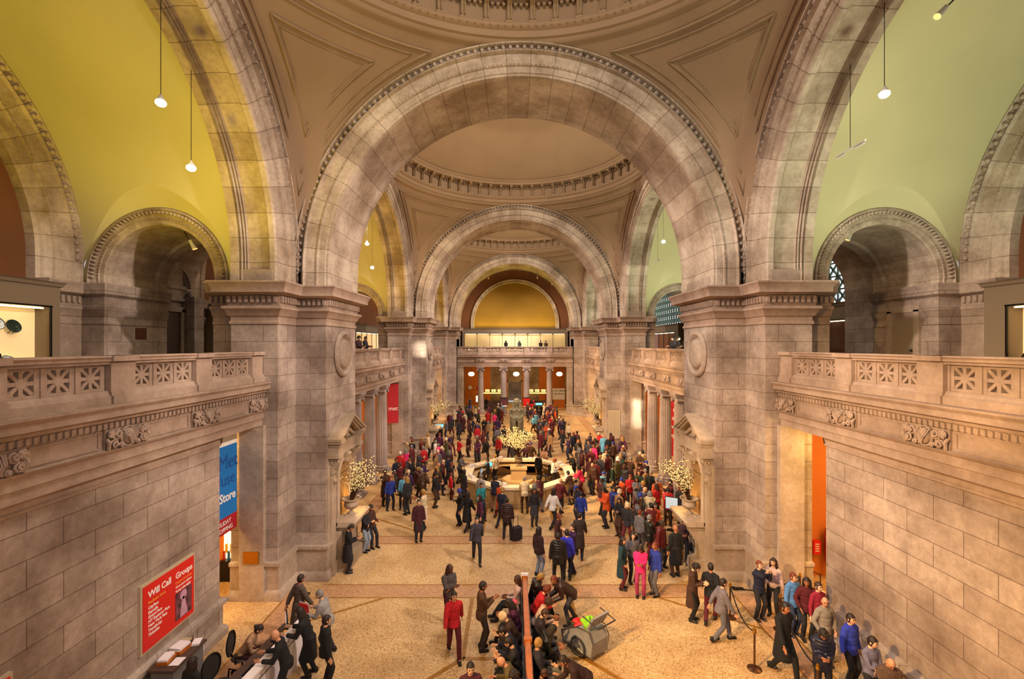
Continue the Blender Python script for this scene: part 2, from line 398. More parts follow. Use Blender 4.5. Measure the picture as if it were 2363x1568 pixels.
# ---- side (gallery) arches
RS = 6.57
def side_arch(s, yc):
    O = (s*R, yc, ZC); u = (0,1,0); d = (s,0,0)
    pr = [(7.82,.3),(7.82,-.10),(7.79,-.14),(7.76,-.13),(7.75,.03),(7.56,.03),(7.55,-.11),(7.50,-.14),(7.46,-.01),(7.12,0),(7.10,-.03),(7.04,-.03),(7.02,.02),(6.76,.02),(6.74,.05),(6.62,.05),(RS,.1),(RS,.26),(RS+.06,.27),(RS+.04,.31),(RS+.11,.34),(RS+.13,.40)]
    pr += [(RS+.13,.98),(RS+.05,1.0),(RS+.10,1.04),(RS-.0,1.06),(RS+.07,1.11),(RS-.05,1.14),(RS+.05,1.2),(RS-.03,1.24),(RS-.03,1.5),(7.0,1.5)]
    mb = MB(); mb.arch(pr, O, u, d, ZC-ZS, 72)
    o = stag(mb.build('gallery_arch', M['archs'], smooth=30))
    e = MB(); eggs(e, O, u, d, 7.655, .02, 98, l=.10); beads(e, O, u, d, 7.07, -.02, 150)
    stag(e.build('egg_and_dart_moulding', M['stone'], o))
    q = MB()
    for t in (-1, 1): q.box(s*(R+.2), s*(R+1.3), yc+t*(RS-.005), yc+t*(RS+.2), ZS, ZS+.42)
    stag(q.build('soffit_panel_stop', M['stone'], o))
for yc in YCS:
    for s in (-1, 1): side_arch(s, yc)

# ---- pendentives with their moulded panels, dome rings, brackets, dome shells, oculi
RP = R*sqrt(2)
def pendentives(yc):
    mb = MB(); n = 96; rows = 14; vs = []
    for i in range(n+1):
        a = 2*pi*i/n; rho1 = R/max(abs(cos(a)), abs(sin(a)))
        e0 = math.acos(min(1, R/RP)); e1 = math.acos(min(1, rho1/RP))
        for j in range(rows+1):
            e = e0+(e1-e0)*j/rows; rho = RP*cos(e)
            vs.append((rho*cos(a), yc+rho*sin(a), ZC+RP*sin(e)))
    fs = [(i*(rows+1)+j, (i+1)*(rows+1)+j, (i+1)*(rows+1)+j+1, i*(rows+1)+j+1) for i in range(n) for j in range(rows)]
    mb.add(vs, fs)
    o = stag(mb.build('pendentive', M['plaster'], smooth=60))
    def sph(x, y): return Vector((x, yc+y, ZC+sqrt(max(0, RP*RP-x*x-y*y))))
    for sx_ in (-1, 1):
        for sy_ in (-1, 1):
            t = MB()
            for (dl, rho, rr, pull) in ((.20, 8.20, .05, .02), (.33, 8.34, .03, .01), (.62, 8.70, .045, .02), (.72, 8.80, .02, .01)):
                a = R-dl; pts = []
                xt = sqrt(rho*rho-a*a)
                n1 = 26
                corner_x = min(a, sqrt(RP*RP-a*a-0.01))
                for i in range(n1+1): x = xt+(corner_x-xt)*(1-(1-i/n1)**1.0); pts.append((x, a))
                for i in range(1, n1+1): y = corner_x+(xt-corner_x)*i/n1; pts.append((a, y))
                a_0 = atan2(xt, a); a_1 = atan2(a, xt)
                for i in range(1, n1): q = a_0+(a_1-a_0)*i/n1; pts.append((rho*cos(q), rho*sin(q)))
                P = []
                for x, y in pts:
                    p = sph(sx_*x, sy_*y); cdir = (Vector((0, yc, ZC))-p).normalized(); P.append(p+cdir*pull)
                t.tube(P, rr, 6, closed=True)
            stag(t.build('pendentive_panel_moulding', M['plasterm'], o))
def bracket_mb():
    b = MB()    # scroll bracket, hanging on the drum: local x is inward
    prof = [(0,0),(.10,0),(.13,.04),(.10,.09),(.07,.2),(.10,.42),(.2,.56),(.42,.62),(.46,.68),(.44,.76),(.0,.78)]
    b.prism(prof, -.09, .09, 0, lambda u, v, w: (-u, w, v))
    for w in (-.06, .06): b.tube([(-.16,w,.1),(-.12,w,.3),(-.2,w,.55),(-.45,w,.64)], .025, 5)
    b.box(-.5, 0, -.13, .13, .76, .84); b.tube([(-.12,-.12,.03),(-.12,.12,.03)], .055, 8)
    b.box(-.14,0,-.08,.08,-.08,0)
    return b
BR = None
def dome(yc):
    global BR
    mb = MB()
    pr = [(8.0,18.45),(7.80,18.52),(7.74,18.56),(7.70,18.66),(7.62,18.70),(7.60,18.90),(7.50,18.96),(7.46,19.02),(7.46,19.08),(7.62,19.10),(7.62,19.78),(7.56,19.80),(7.54,19.86),(7.12,19.88),(7.10,20.02),(7.00,20.08),(6.96,20.16),(7.02,20.2)]
    mb.lathe(pr, (0, yc, 0), 96)
    ro = 2.05; zr = sqrt(11.03**2-7.02**2)
    shell = []
    for i in range(17):
        r_ = 7.02+(ro-7.02)*i/16; shell.append((r_, 20.2+sqrt(11.03**2-r_*r_)-zr))
    zt = shell[-1][1]
    mb.lathe(shell, (0, yc, 0), 96)
    rim = [(ro+.12,zt-.04),(ro+.10,zt-.12),(ro-.02,zt-.12),(ro-.06,zt),(ro-.08,zt+.9),(ro-.08,zt+1.0)]
    mb.lathe(rim, (0, yc, 0), 48)
    # small eggs under the brackets
    for i in range(180):
        a = 2*pi*i/180; mb.ell((7.49*cos(a), yc+7.49*sin(a), 18.99), (.05, .05, .035), 6, 4)
    for i in range(240):
        a = 2*pi*i/240; mb.obox((7.52*cos(a), yc+7.52*sin(a), 19.72), (.1, .1, .08), (0, 0, a))
    o = stag(mb.build('dome', M['plasterm'], smooth=40))
    o.data.materials[0] = M['plaster']
    g = MB(); g.lathe([(0.01, zt+.95), (ro-.09, zt+.95)], (0, yc, 0), 32); stag(g.build('oculus_glass', M['glasslit'], o))
    bars = MB()
    for i in range(8): a = pi*i/8; bars.beam((cos(a)*ro, yc+sin(a)*ro, zt+.9), (-cos(a)*ro, yc-sin(a)*ro, zt+.9), .05, .05)
    stag(bars.build('oculus_bars', M['dark'], o))
    for i in range(60):
        a = 2*pi*(i+.5)/60
        if BR is None: q = bracket_mb().build('dome_bracket', M['plasterm'], o); BR = q
        else: q = BR.copy(); C.objects.link(q); q.parent = o
        q.location = (7.62*cos(a), yc+7.62*sin(a), 19.1); q.rotation_euler = (0, 0, a)
for yc in YCS: pendentives(yc); dome(yc)

# ---- piers
def pier(s, k):
    y0 = Y1+BAY*k; y1 = y0+T
    P = [(6.76,y0),(7.8,y0),(7.8,y0-1.23),(9.3,y0-1.23),(9.3,y0-.95),(10.05,y0-.95),(10.05,y1+.95),(9.3,y1+.95),(9.3,y1+1.23),(7.8,y1+1.23),(7.8,y1),(6.76,y1)]
    PG = mir([(6.76,y0),(7.8,y0),(7.8,y0-1.23),(9.3,y0-1.23),(9.3,y1+1.23),(7.8,y1+1.23),(7.8,y1),(6.76,y1)], s)
    P = mir(P, s); mb = MB(); mb.prism(P if s > 0 else P[::-1], 6.62, ZS); mb.prism(PG if s > 0 else PG[::-1], 0, 6.62)
    o = stag(mb.build('pier', M['wallr'], smooth=0))
    path = mir([(6.76,y1),(6.76,y0),(7.8,y0),(7.8,y0-1.23),(9.3,y0-1.23),(9.3,y0-.95),(10.05,y0-.95)], s)
    pth2 = mir([(10.05,y1+.95),(9.3,y1+.95),(9.3,y1+1.23),(7.8,y1+1.23),(7.8,y1),(6.76,y1)], s)
    full = pth2+path[1:]
    full = pth2[:-1]+path
    sd = 1 if s > 0 else -1
    c = MB(); c.sweep(full, CORN, side=sd); dentils(c, full, .08, 9.50, 9.70, side=sd)
    stag(c.build('pier_cornice', M['stonew'], o))
    gp = mir([(9.3,y1+1.23),(7.8,y1+1.23),(7.8,y1),(6.76,y1),(6.76,y0),(7.8,y0),(7.8,y0-1.23),(9.3,y0-1.23)], s)
    c = MB(); c.sweep(gp, PLIN, side=sd)
    stag(c.build('pier_plinth', M['stone'], o))
    return o
for k in range(3):
    for s in (-1, 1): pier(s, k)
# carved drops where the two arch mouldings meet in the pier corners
for k in range(3):
    for s in (-1, 1):
        mb = MB(); y0 = Y1+BAY*k; c0 = Vector((s*7.72, y0-.06, 0))
        for i in range(9): z = 10.62+i*.13; mb.ell((c0.x, c0.y, z), (.05+.02*(i % 3), .05, .07), 7, 5)
        mb.ell((c0.x, c0.y, 10.48), (.04, .04, .1), 7, 5)
        stag(mb.build('carved_corner_drop', M['stone']))

# ---- gallery vaults with their lunettes, small side arches and passages
WR, WC, WZ = 6.53, 9.33, 10.07
def warc(n):
    a0 = math.asin((WZ-WC)/WR); return [(WR*cos(pi-a0-(pi-2*a0)*i/n), WC+WR*sin(pi-a0-(pi-2*a0)*i/n)) for i in range(n+1)]
RV = 6.85; XE = 14.35; XC = 11.83; RO, RN = 2.28, 1.78; ZA = 10.3
def gallery(s, yc, bi):
    # main barrel vault, axis along x, with conical lunettes over the small arches
    mb = MB(); nx = 60; nt = 30
    xs = [9.25+(XE-9.25)*i/nx for i in range(nx+1)]; vs = []; base = []
    for x in xs:
        uu = abs(x-XC)/2.50
        zl = ZA-.15 if uu >= 1 else ZA-.15+3.05*(1-uu**1.9)**.62
        tl = math.asin(max(0.0, min(1, (zl-ZC)/RV))) if zl > ZC else 0.0
        base.append((x, zl, tl))
        for j in range(nt*2+1):
            t = tl+(pi-2*tl)*j/(nt*2)
            zz = ZC+RV*sin(t)
            vs.append((s*x, yc+RV*cos(t), zz))
    w_ = nt*2+1
    mb.add(vs, [(i*w_+j, (i+1)*w_+j, (i+1)*w_+j+1, i*w_+j+1) for i in range(nx) for j in range(w_-1)])
    for t in (1, -1):     # lunette soffits and wall below the vault springing
        vs = []
        for x, zl, tl in base:
            yv = RV*cos(tl) if zl > ZC else RV
            dx = abs(x-XC); za = ZA+sqrt(RO*RO-dx*dx) if dx < RO else ZS-.1
            za = min(za, zl)
            vs += [(s*x, yc+t*yv, max(zl, ZC) if dx > 2.49 else max(zl, ZS)), (s*x, yc+t*RV, za)]
        mb.add(vs, [(2*i, 2*i+2, 2*i+3, 2*i+1) for i in range(nx)])
    o = stag(mb.build('gallery_vault_ceiling', M['vault'], smooth=50))
    # end wall arch facing the hall
    E = MB(); pr = [(6.86,.3),(6.86,-.08),(6.80,-.11),(6.76,-.03),(6.56,-.01),(6.53,-.09),(6.48,0),(6.02,0),(6.0,-.03),(5.95,-.03),(5.93,.03),(5.66,.03),(5.62,.1),(5.5,.12),(5.5,.45)]
    Oe = (s*XE, yc, ZC); ue = (0,1,0); de = (s,0,0)
    win = (s > 0 and bi > 0)
    if not win:
        E.arch(pr, Oe, ue, de, ZC-ZS, 56)
        eggs(E, Oe, ue, de, 6.66, -.01, 84); beads(E, Oe, ue, de, 5.975, -.02, 130)
        stag(E.build('end_wall_arch', M['archs'], o, smooth=30))
    # recess wall behind the end arch
    W = MB()
    if win:   # a wall with a wide segmental opening
        n = 40; zb = WZ; cz = WC; vs = []; arc = [(a_, z_) for a_, z_ in warc(n)]
        outer = []
        for (a_, z_) in arc:
            if z_ <= zb+1e-6: outer.append((math.copysign(7.4, a_), zb))
            else:
                dx, dz = a_, z_-cz; k_ = min(7.4/max(1e-6, abs(dx)), 8.6/max(1e-6, abs(dz))); outer.append((dx*k_, cz+max(dz*k_, 0)))
        nn = len(arc)
        for (a_, z_), (b_, c_) in zip(arc, outer): vs += [(s*XE, yc+a_, z_), (s*XE, yc+b_, c_), (s*(XE+.45), yc+a_, z_)]
        W.add(vs, [(3*i, 3*i+3, 3*i+4, 3*i+1) for i in range(nn-1)]+[(3*i, 3*i+2, 3*i+5, 3*i+3) for i in range(nn-1)])
        W.box(s*XE, s*(XE+.4), yc-7.2, yc+7.2, 6.9, zb)
    else: W.box(s*(XE+.4), s*(XE+.6), yc-6.9, yc+6.9, 6.9, 17.7)
    pass
    stag(W.build('gallery_end_wall', M['brown'], o, smooth=0))
    # flanking blocks under the end arch, up to the impost
    if win: return o
    F = MB()
    for t in (-1, 1): F.box(s*XE, s*(XE+.5), yc+t*5.5, yc+t*7.0, 6.9, ZS)
    pth = [(s*XE, yc-6.9), (s*XE, yc-5.5)]; F.sweep(pth, [(o_*.6, z) for o_, z in CORN], side=-s)
    pth = [(s*XE, yc+5.5), (s*XE, yc+6.9)]; F.sweep(pth, [(o_*.6, z) for o_, z in CORN], side=-s)
    dentils(F, pth, .06, 9.50, 9.70, side=-s, dep=.06)
    stag(F.build('gallery_pilaster', M['stone'], o, smooth=30))
    return o
def star_window(s, yc, n):
    x = s*(XE+.3); arc = warc(40); fr = MB(); fr.tube([(x, yc+a, z) for a, z in arc], .1, 6)
    lat = MB(); st = 0.62; zb = WZ
    def top(a): return WC+sqrt(max(0, WR*WR-a*a))
    def inside(a, z): return abs(a) < WR and zb-.01 <= z <= top(a)
    na = int(WR/st)+1; nz = int((WC+WR-zb)/st)+1
    for i in range(-na, na+1):
        a = i*st
        if abs(a) < WR-.1 and top(a) > zb: lat.beam((x, yc+a, zb), (x, yc+a, top(a)), .07, .07)
    for j in range(nz):
        z = zb+j*st; hw = sqrt(max(0, WR*WR-(z-WC)**2))
        if hw > .1: lat.beam((x, yc-hw, z), (x, yc+hw, z), .07, .07)
    for i in range(-na, na):
        for j in range(nz):
            a0, z0 = i*st, zb+j*st
            for (p, q) in (((a0, z0), (a0+st, z0+st)), ((a0+st, z0), (a0, z0+st))):
                if inside(*p) and inside(*q): lat.beam((x, yc+p[0], p[1]), (x, yc+q[0], q[1]), .075, .075)
            if (i+j) % 2 == 0 and inside(a0, z0) and z0 > zb: lat.obox((x, yc+a0, z0), (.09, .24, .24), (pi/4, 0, 0))
    o = stag(fr.build('window_%d' % n, M['lattice'])); stag(lat.build('window_lattice', M['lattice'], o))
    p = MB(); vs = [(x+s*.06, yc+a, z) for a, z in arc]; p.add(vs, [tuple(range(len(vs)))])
    stag(p.build('window_glass', M['dayglass'], o, smooth=0))
M['lattice'] = plain('weathered_green_lattice', '#4a5a50', 0.6)
M['dayglass'] = plain('daylit_window_glass', '#dfe9ef', 0.3, emit=(0.86, 0.97, 1.0, 1), es=3.2)
for bi, yc in enumerate(YCS):
    for s in (-1, 1): gallery(s, yc, bi)
    if bi > 0: star_window(1, yc, bi)
M['dooroak'] = plain('dark_oak_door', '#3a2412', 0.5)
M['plaque'] = plain('bronze_plaque', '#5c2f1a', 0.45, 0.3)
def passage(s, k):
    y0 = Y1+BAY*k-.95; y1 = Y1+BAY*k+T+.95; ym = y0+2.75
    mb = MB()
    # archivolts at both ends
    for (y, t) in ((y0, 1),):
        pr = [(RO+.02,.3),(RO+.02,-.07),(RO-.03,-.10),(RO-.06,-.03),(RO-.2,-.01),(RO-.22,0),(RO-.30,0),(RO-.31,-.02),(RO-.34,-.02),(RO-.35,.01),(RN+.03,.02),(RN,.06),(RN,.3),(RN+.05,.32),(RN+.06,.36),(RN+.06,2.2),(RN+.02,2.24),(RN-.02,2.28),(RN,2.45),(RN,2.75)] if t == 1 else [(RO+.02,.3),(RO+.02,-.07),(RO-.03,-.10),(RO-.35,0),(RN,.05),(RN,.6)]
        mb.arch(pr, (s*XC, y, ZA), (1,0,0), (0,t,0), ZA-ZS, 40)
        eggs(mb, (s*XC, y, ZA), (1,0,0), (0,t,0), RO-.13, -.01, 52, w=.05, l=.07); beads(mb, (s*XC, y, ZA), (1,0,0), (0,t,0), RO-.325, -.01, 60, w=.035, h=.014)
    mb.arch([(2.25, 2.7), (2.25, y1-y0+.02)], (s*XC, y0, ZA), (1,0,0), (0,1,0), ZA-ZS, 24)
    mb.arch([(RN, 2.75), (2.3, 2.75)], (s*XC, y0, ZA), (1,0,0), (0,1,0), ZA-ZS, 24)
    o = stag(mb.build('passage_arch', M['archs'], smooth=30))
    # outer side: thick block with cap moulding, then a wall with a doorway surround
    b = MB(); b.box(s*13.61, s*14.9, y0, ym, 6.9, ZS); b.box(s*14.05, s*14.9, ym, y1, 6.9, ZS+.3); b.box(s*(13.61 if s < 0 else 14.07), s*14.9, y1-.6, y1-.01, 6.9, ZS)
    cp = [(13.61, ym), (13.61, y0), (14.35, y0)]
    cc = [(o_*.45, z) for o_, z in CORN]
    b.sweep(mir(cp, s), cc, side=s)
    stag(b.build('passage_wall', M['wallr'], o, smooth=30))
    if s < 0:
        d_ = MB(); x = s*14.05; ya, yb = ym+.35, y1-.75
        for (p, q, wd) in (((ya, 6.97), (ya, 9.6), .2), ((yb, 6.97), (yb, 9.6), .2), ((ya-.1, 9.6), (yb+.1, 9.6), .22), ((ya-.2, 10.0), (yb+.2, 10.0), .12), ((ya-.2, 10.5), (yb+.2, 10.5), .14)):
            d_.beam((x, p[0], p[1]), (x, q[0], q[1]), .2, wd)
        cy = (ya+yb)/2; d_.arch([(.95,0),(.95,.2),(.8,.2),(.78,.1),(.7,.1),(.7,0)], (x, cy, 10.5), (0,1,0), (-s,0,0), 0, 20)
        d_.box(x, x-s*.04, ya, yb, 10.0, 10.5)
        for t in (-1, 1): d_.ell((x-s*.12, cy+t*.9, 10.25), (.1,.14,.16), 8, 6)
        stag(d_.build('door_surround', M['stone'], o, smooth=30))
        d_ = MB(); d_.box(x-s*.02, x, ya, yb, 6.97, 9.6); stag(d_.build('door_3', M['dooroak'], o, smooth=0))
        d_ = MB(); d_.box(s*13.61-s*.03, s*13.61, y0+1.25, y0+1.72, 8.35, 8.75); tag(d_.build('bronze_plaque', M['plaque']), 'small dark bronze plaque on the dim passage wall behind the left balcony', 'plaque') if k == 0 else None
    elif k == 0:
        d_ = MB(); x = 13.61
        for (p, q) in (((y0+.75, 6.97), (y0+.75, 9.35)), ((y0+1.9, 6.97), (y0+1.9, 9.35)), ((y0+.62, 9.40), (y0+2.03, 9.40))): d_.beam((x-.03, p[0], p[1]), (x-.03, q[0], q[1]), .14, .22)
        w_ = stag(d_.build('door_4', M['stone'], o, smooth=0))
        d_ = MB(); d_.box(x-.02, x, y0+.85, y0+1.8, 6.97, 9.3); stag(d_.build('door_leaf', M['casewall'], w_, smooth=0))
        d_ = MB(); d_.ell((x-.07, y0+.98, 7.95), .04); stag(d_.build('door_handle', M['dark'], w_))
    return o
for k in range(2):
    for s in (-1, 1): passage(s, k)
# ---------------------------------------------------------------- balconies, entablatures, balustrades, walls
ENT = [(-.25,5.58),(.20,5.58),(.20,5.78),(.25,5.80),(.25,5.98),(.30,6.02),(.33,6.07),(.22,6.09),(.22,6.48),(.27,6.50),(.27,6.62),(.34,6.64),(.36,6.70),(.46,6.74),(.46,6.86),(.51,6.93),(.51,6.97),(-.25,6.97)]
def relief_mb():
    """carved cartouche: shell in the middle, scrolls and rosettes at both sides (local x along the frieze, -y outwards)"""
    b = MB(); b.box(-.5,.5,-.04,.02,-.2,.2)
    b.ell((0,-.08,0), (.13,.1,.17), 12, 8)
    for i in range(-3, 4): b.tube([(0,-.16,-.15),(i*.035,-.2,0),(i*.05,-.12,.16)], .014, 4)
    b.tube([(.17*cos(t),-.08,.2*sin(t)) for t in [2*pi*i/16 for i in range(16)]], .025, 5, closed=True)
    for s in (-1, 1):
        for (cx, cz, r0, dr) in ((.28,.08,.1,-1),(.36,-.1,.09,1),(.2,-.15,.05,1)):
            b.tube([(s*(cx+(r0-r0*.8*i/14)*cos(dr*i*.8)), -.1-.004*i, cz+(r0-r0*.8*i/14)*sin(dr*i*.8)) for i in range(15)], .022, 5)
        b.ell((s*.42,-.1,.1), (.08,.05,.08), 8, 5)
        for q in range(5): a = 2*pi*q/5; b.ell((s*.42+.06*cos(a),-.12,.1+.06*sin(a)), (.035,.03,.035), 6, 4)
        b.tube([(s*.46,-.08,-.2),(s*.49,-.12,-.05),(s*.5,-.08,.02)], .03, 5)
        for q in range(4): b.ell((s*(.15+.08*q),-.07,-.17+.02*q), (.04,.035,.03), 6, 4)
    return b
RELIEF = None
def entablature(name, path, prof, side, spots, yaw, parent=None, panels=True):
    global RELIEF
    mb = MB(); mb.sweep(path, prof, side=side)
    o0 = max(p[0] for p in prof if p[1] < 6.55 and p[1] > 6.45)
    dentils(mb, path, .24, 6.50, 6.61, w=.065, gap=.065, dep=.07, side=side)
    o = stag(mb.build(name, M['stonew'], parent, smooth=30))
    for (x, y) in spots:
        if RELIEF is None: q = relief_mb().build('carved_frieze_relief', M['stonew'], o); RELIEF = q
        else: q = RELIEF.copy(); C.objects.link(q); q.parent = o
        q.location = (x, y, 6.285); q.rotation_euler = (0, 0, yaw)
    return o
def star_panel(mb, c, yaw, w=.62, h=.53):
    """pierced stone panel with an eight-spoked star; c is its centre"""
    S = mb.M; mb.M = Matrix.Translation(Vector(c)) @ Matrix.Rotation(yaw, 4, 'Z')
    q = .205
    mb.box(-w/2, w/2, -.05, .05, q, h/2); mb.box(-w/2, w/2, -.05, .05, -h/2, -q)
    mb.box(-w/2, -q, -.05, .05, -q, q); mb.box(q, w/2, -.05, .05, -q, q)
    mb.box(-.035, .035, -.045, .045, -q, q); mb.box(-q, q, -.043, .043, -.035, .035)
    for a in (pi/4, -pi/4): mb.obox((0, 0, 0), (.56, .084, .06), (0, a, 0))
    mb.prism([(.085*cos(pi*i/6), .085*sin(pi*i/6)) for i in range(12)], -.047, .047, 0, lambda u, v, w_: (u, w_, v))
    mb.M = S
RAILP = [(-.16,7.76),(-.14,7.80),(-.19,7.82),(-.19,7.87),(-.22,7.90),(-.2,7.93),(.2,7.93),(.22,7.90),(.19,7.87),(.19,7.82),(.14,7.80),(.16,7.76)]
BASEP = [(-.2,6.97),(-.2,7.12),(-.15,7.15),(-.13,7.20),(-.09,7.23),(.09,7.23),(.13,7.20),(.15,7.15),(.2,7.12),(.2,6.97)]
def balustrade(label, ax, length, posts, loc, yaw, pw=.6, group='balustrades of the galleries', nper=3, cat='balustrade'):
    """runs along local x from -length/2 to length/2; hall side is local -y"""
    t = thing('stone_balustrade', label, cat, loc, yaw, group)
    h = length/2
    a = MB(); a.sweep([(-h, 0), (h, 0)], RAILP, side=-1); a.build('handrail', M['stonew'], t, smooth=30)
    a = MB(); a.sweep([(-h, 0), (h, 0)], BASEP, side=-1); a.build('base', M['stonew'], t, smooth=30)
    edges = sorted(posts)
    for x in edges:
        p = MB(); x0, x1 = max(-h, x-pw/2), min(h, x+pw/2)
        p.box(x0, x1, -.17, .17, 7.2, 7.78); p.box(x0-.03, x1+.03, -.25, .25, 6.97, 7.13); p.box(x0-.02, x1+.02, -.2, .2, 7.13, 7.21)
        p.box(x0-.02, x1+.02, -.24, .24, 7.82, 7.93)
        p.build('post', M['stonew'], t, smooth=0)
    g = [-h]+[e for x in edges for e in (x-pw/2, x+pw/2)]+[h]
    for i in range(0, len(g), 2):
        a0, a1 = g[i], g[i+1]
        if a1-a0 < .4: continue
        n = max(1, round((a1-a0)/.64)); w = (a1-a0)/n
        for j in range(n):
            p = MB(); cx = a0+w*(j+.5); star_panel(p, (cx, 0, 7.495), 0, w-.035, .53)
            p.box(cx-w/2-.02, cx-w/2+.045, -.075, .075, 7.23, 7.76)
            p.build('pierced_panel', M['stonew'], t, smooth=0)
    return t
WALLX = 8.5
def door_jamb(s, y, yaw_dir):      # small pilaster beside the pier, with base, plinth and cap
    mb = MB(); x0, x1 = 8.18, 8.95; ya, yb = sorted((y, y+yaw_dir*.2))
    mb.box(s*x0, s*x1, ya, yb, 0, 5.6)
    pth = [(s*x1, y), (s*x0, y), (s*x0, y+yaw_dir*.2)]
    sd = -s*yaw_dir*-1
    pl = [(0,1.15),(.10,1.13),(.10,1.03),(.04,.98),(.04,.3),(.08,.26),(.12,.2),(.12,0)]
    mb.sweep(pth, pl, side=(-s if yaw_dir > 0 else s)*-1 if False else (s*-1*(-1) if yaw_dir > 0 else -s))
    return mb
def side_bay(s, yc, bi):
    L2 = 6.57; nm = ['nearest', 'middle', 'far'][bi]; sd = 'left' if s < 0 else 'right'
    # balcony slab / cornice top
    mb = MB(); mb.box(s*8.24, s*14.4, yc-RV-.0, yc+RV+.0, 6.62, 6.965)
    stag(mb.build('balcony_floor', M['stone'], smooth=0))
    mb = MB(); mb.box(s*9.95, s*14.4, yc+6.8, yc+11.8, 6.62, 6.96)
    stag(mb.build('passage_floor', M['stone'], smooth=0))
    pitch = 2.47
    spots = [(s*8.26, yc+1.3+pitch*i) for i in (-3, -2, -1, 0, 1)]
    spots = [(s*8.27, yc+d) for d in (-6.2, -3.73, -1.25, 1.25, 3.73, 6.2)]
    path = [(s*8.5, yc-L2+.0), (s*8.5, yc+L2)]
    e = entablature('entablature', path, ENT, -s, spots, -pi/2 if s > 0 else pi/2)
    # raised frames on the frieze between the reliefs
    f = MB()
    for a, b in ((-5.6,-4.33),(-3.13,-1.85),(-.65,.65),(1.85,3.13),(4.33,5.6)):
        for (p, q) in (((a, 6.14), (b, 6.14)), ((b, 6.14), (b, 6.43)), ((b, 6.43), (a, 6.43)), ((a, 6.43), (a, 6.14))):
            f.beam((s*8.27, yc+p[0], p[1]), (s*8.27, yc+q[0], q[1]), .03, .03)
    stag(f.build('frieze_panel_frame', M['stonew'], e, smooth=0))
    posts = [-6.27, -3.75, -1.25, 1.25, 3.75, 6.27] if bi == 0 else [-6.27, -3.75, -1.25, 1.25, 3.75, 6.27]
    balustrade('pierced stone balustrade of the %s balcony on the %s' % (nm, sd), 'y', 2*L2-.02, posts, (s*8.45, yc, 0), pi/2 if s < 0 else -pi/2)
    # small pilasters against the piers
    for t in (-1, 1):
        p = MB(); y = yc+t*L2; yy = y-t*.17
        p.box(s*8.18, s*8.95, yy, y, 0, 5.58)
        poly = [(s*8.95, yy), (s*8.18, yy), (s*8.18, y)]
        pl = [(0,1.15),(.10,1.13),(.10,1.03),(.04,.98),(.04,.3),(.08,.26),(.12,.2),(.12,0)]
        side = (1 if s*t > 0 else -1)
        p.sweep(poly, pl, side=side)
        p.sweep(poly, [(0,5.15),(.03,5.18),(.03,5.26),(.008,5.28),(.008,5.4),(.06,5.45),(.08,5.58)], side=side)
        stag(p.build('door_pilaster', M['stone'], smooth=30))
    if bi != 1:
        # solid wall with a doorway at each end
        hw = 4.72 if bi == 0 else 4.4
        mb = MB(); mb.box(s*WALLX, s*(WALLX+.32), yc-hw, yc+hw, 0, 5.6)
        wl = stag(mb.build('wall_left' if s < 0 else 'wall_right', M['wall'], smooth=0))
        b = MB(); bp = [(0,1.05),(.04,1.06),(.16,1.0),(.17,.9),(.1,.86),(.06,.8),(.06,.3),(.1,.27),(.16,.18),(.16,0)]
        b.sweep([(s*(WALLX+.32), yc-hw), (s*WALLX, yc-hw), (s*WALLX, yc+hw), (s*(WALLX+.32), yc+hw)], bp, side=-s)
        stag(b.build('baseboard_left' if s < 0 else 'baseboard_right', M['wallr'], wl, smooth=30))
        if s < 0 and bi == 0:
            fr = MB()
            for a, c_ in ((-4.4, -1.4), (-1.1, 1.6), (1.9, 3.55), (3.72, 4.6)):
                for (p, q) in (((a, .36), (c_, .36)), ((c_, .36), (c_, .78)), ((c_, .78), (a, .78)), ((a, .78), (a, .36))):
                    fr.beam((s*(WALLX-.065), yc+p[0], p[1]), (s*(WALLX-.065), yc+q[0], q[1]), .035, .035)
            stag(fr.build('base_panel_frame', M['stone'], wl, smooth=0))
        c = MB(); c.sweep([(s*WALLX, yc-hw), (s*WALLX, yc+hw)], [(0,5.30),(.05,5.33),(.05,5.38),(.02,5.40),(.02,5.5),(.1,5.56),(.1,5.6)], side=-s)
        stag(c.build('wall_moulding', M['stonew'], wl, smooth=30))
    # room behind: orange walls lit by its own lamps
    rm = MB()
    rm.box(s*14.2, s*14.5, yc-8.5, yc+8.5, 0, 6.6); 
    rm.box(s*9.3, s*14.3, yc-8.3, yc-8.1, 0, 6.6); rm.box(s*9.3, s*14.3, yc+8.1, yc+8.3, 0, 6.6)
    o = stag(rm.build('side_room_wall', M['orange'], smooth=0))
    cl = MB(); cl.box(s*8.3, s*14.3, yc-8.3, yc+8.3, 6.4, 6.6); stag(cl.build('side_room_ceiling', M['vault'], smooth=0))
    light('side_room_lamp', 'AREA', (s*11.6, yc, 6.1), 1300 if bi != 1 else 500, (1.0, 0.62, 0.20), 2.0, (s*11.6, yc, 0), sy=13.0)
    if bi == 0: light('doorway_fill', 'POINT', (s*9.32, yc+5.3, 4.9), 130, (1.0, 0.66, 0.2), .08)  # added hidden fill that turns the doorway pilaster yellow
for bi, yc in enumerate(YCS):
    for s in (-1, 1): side_bay(s, yc, bi)

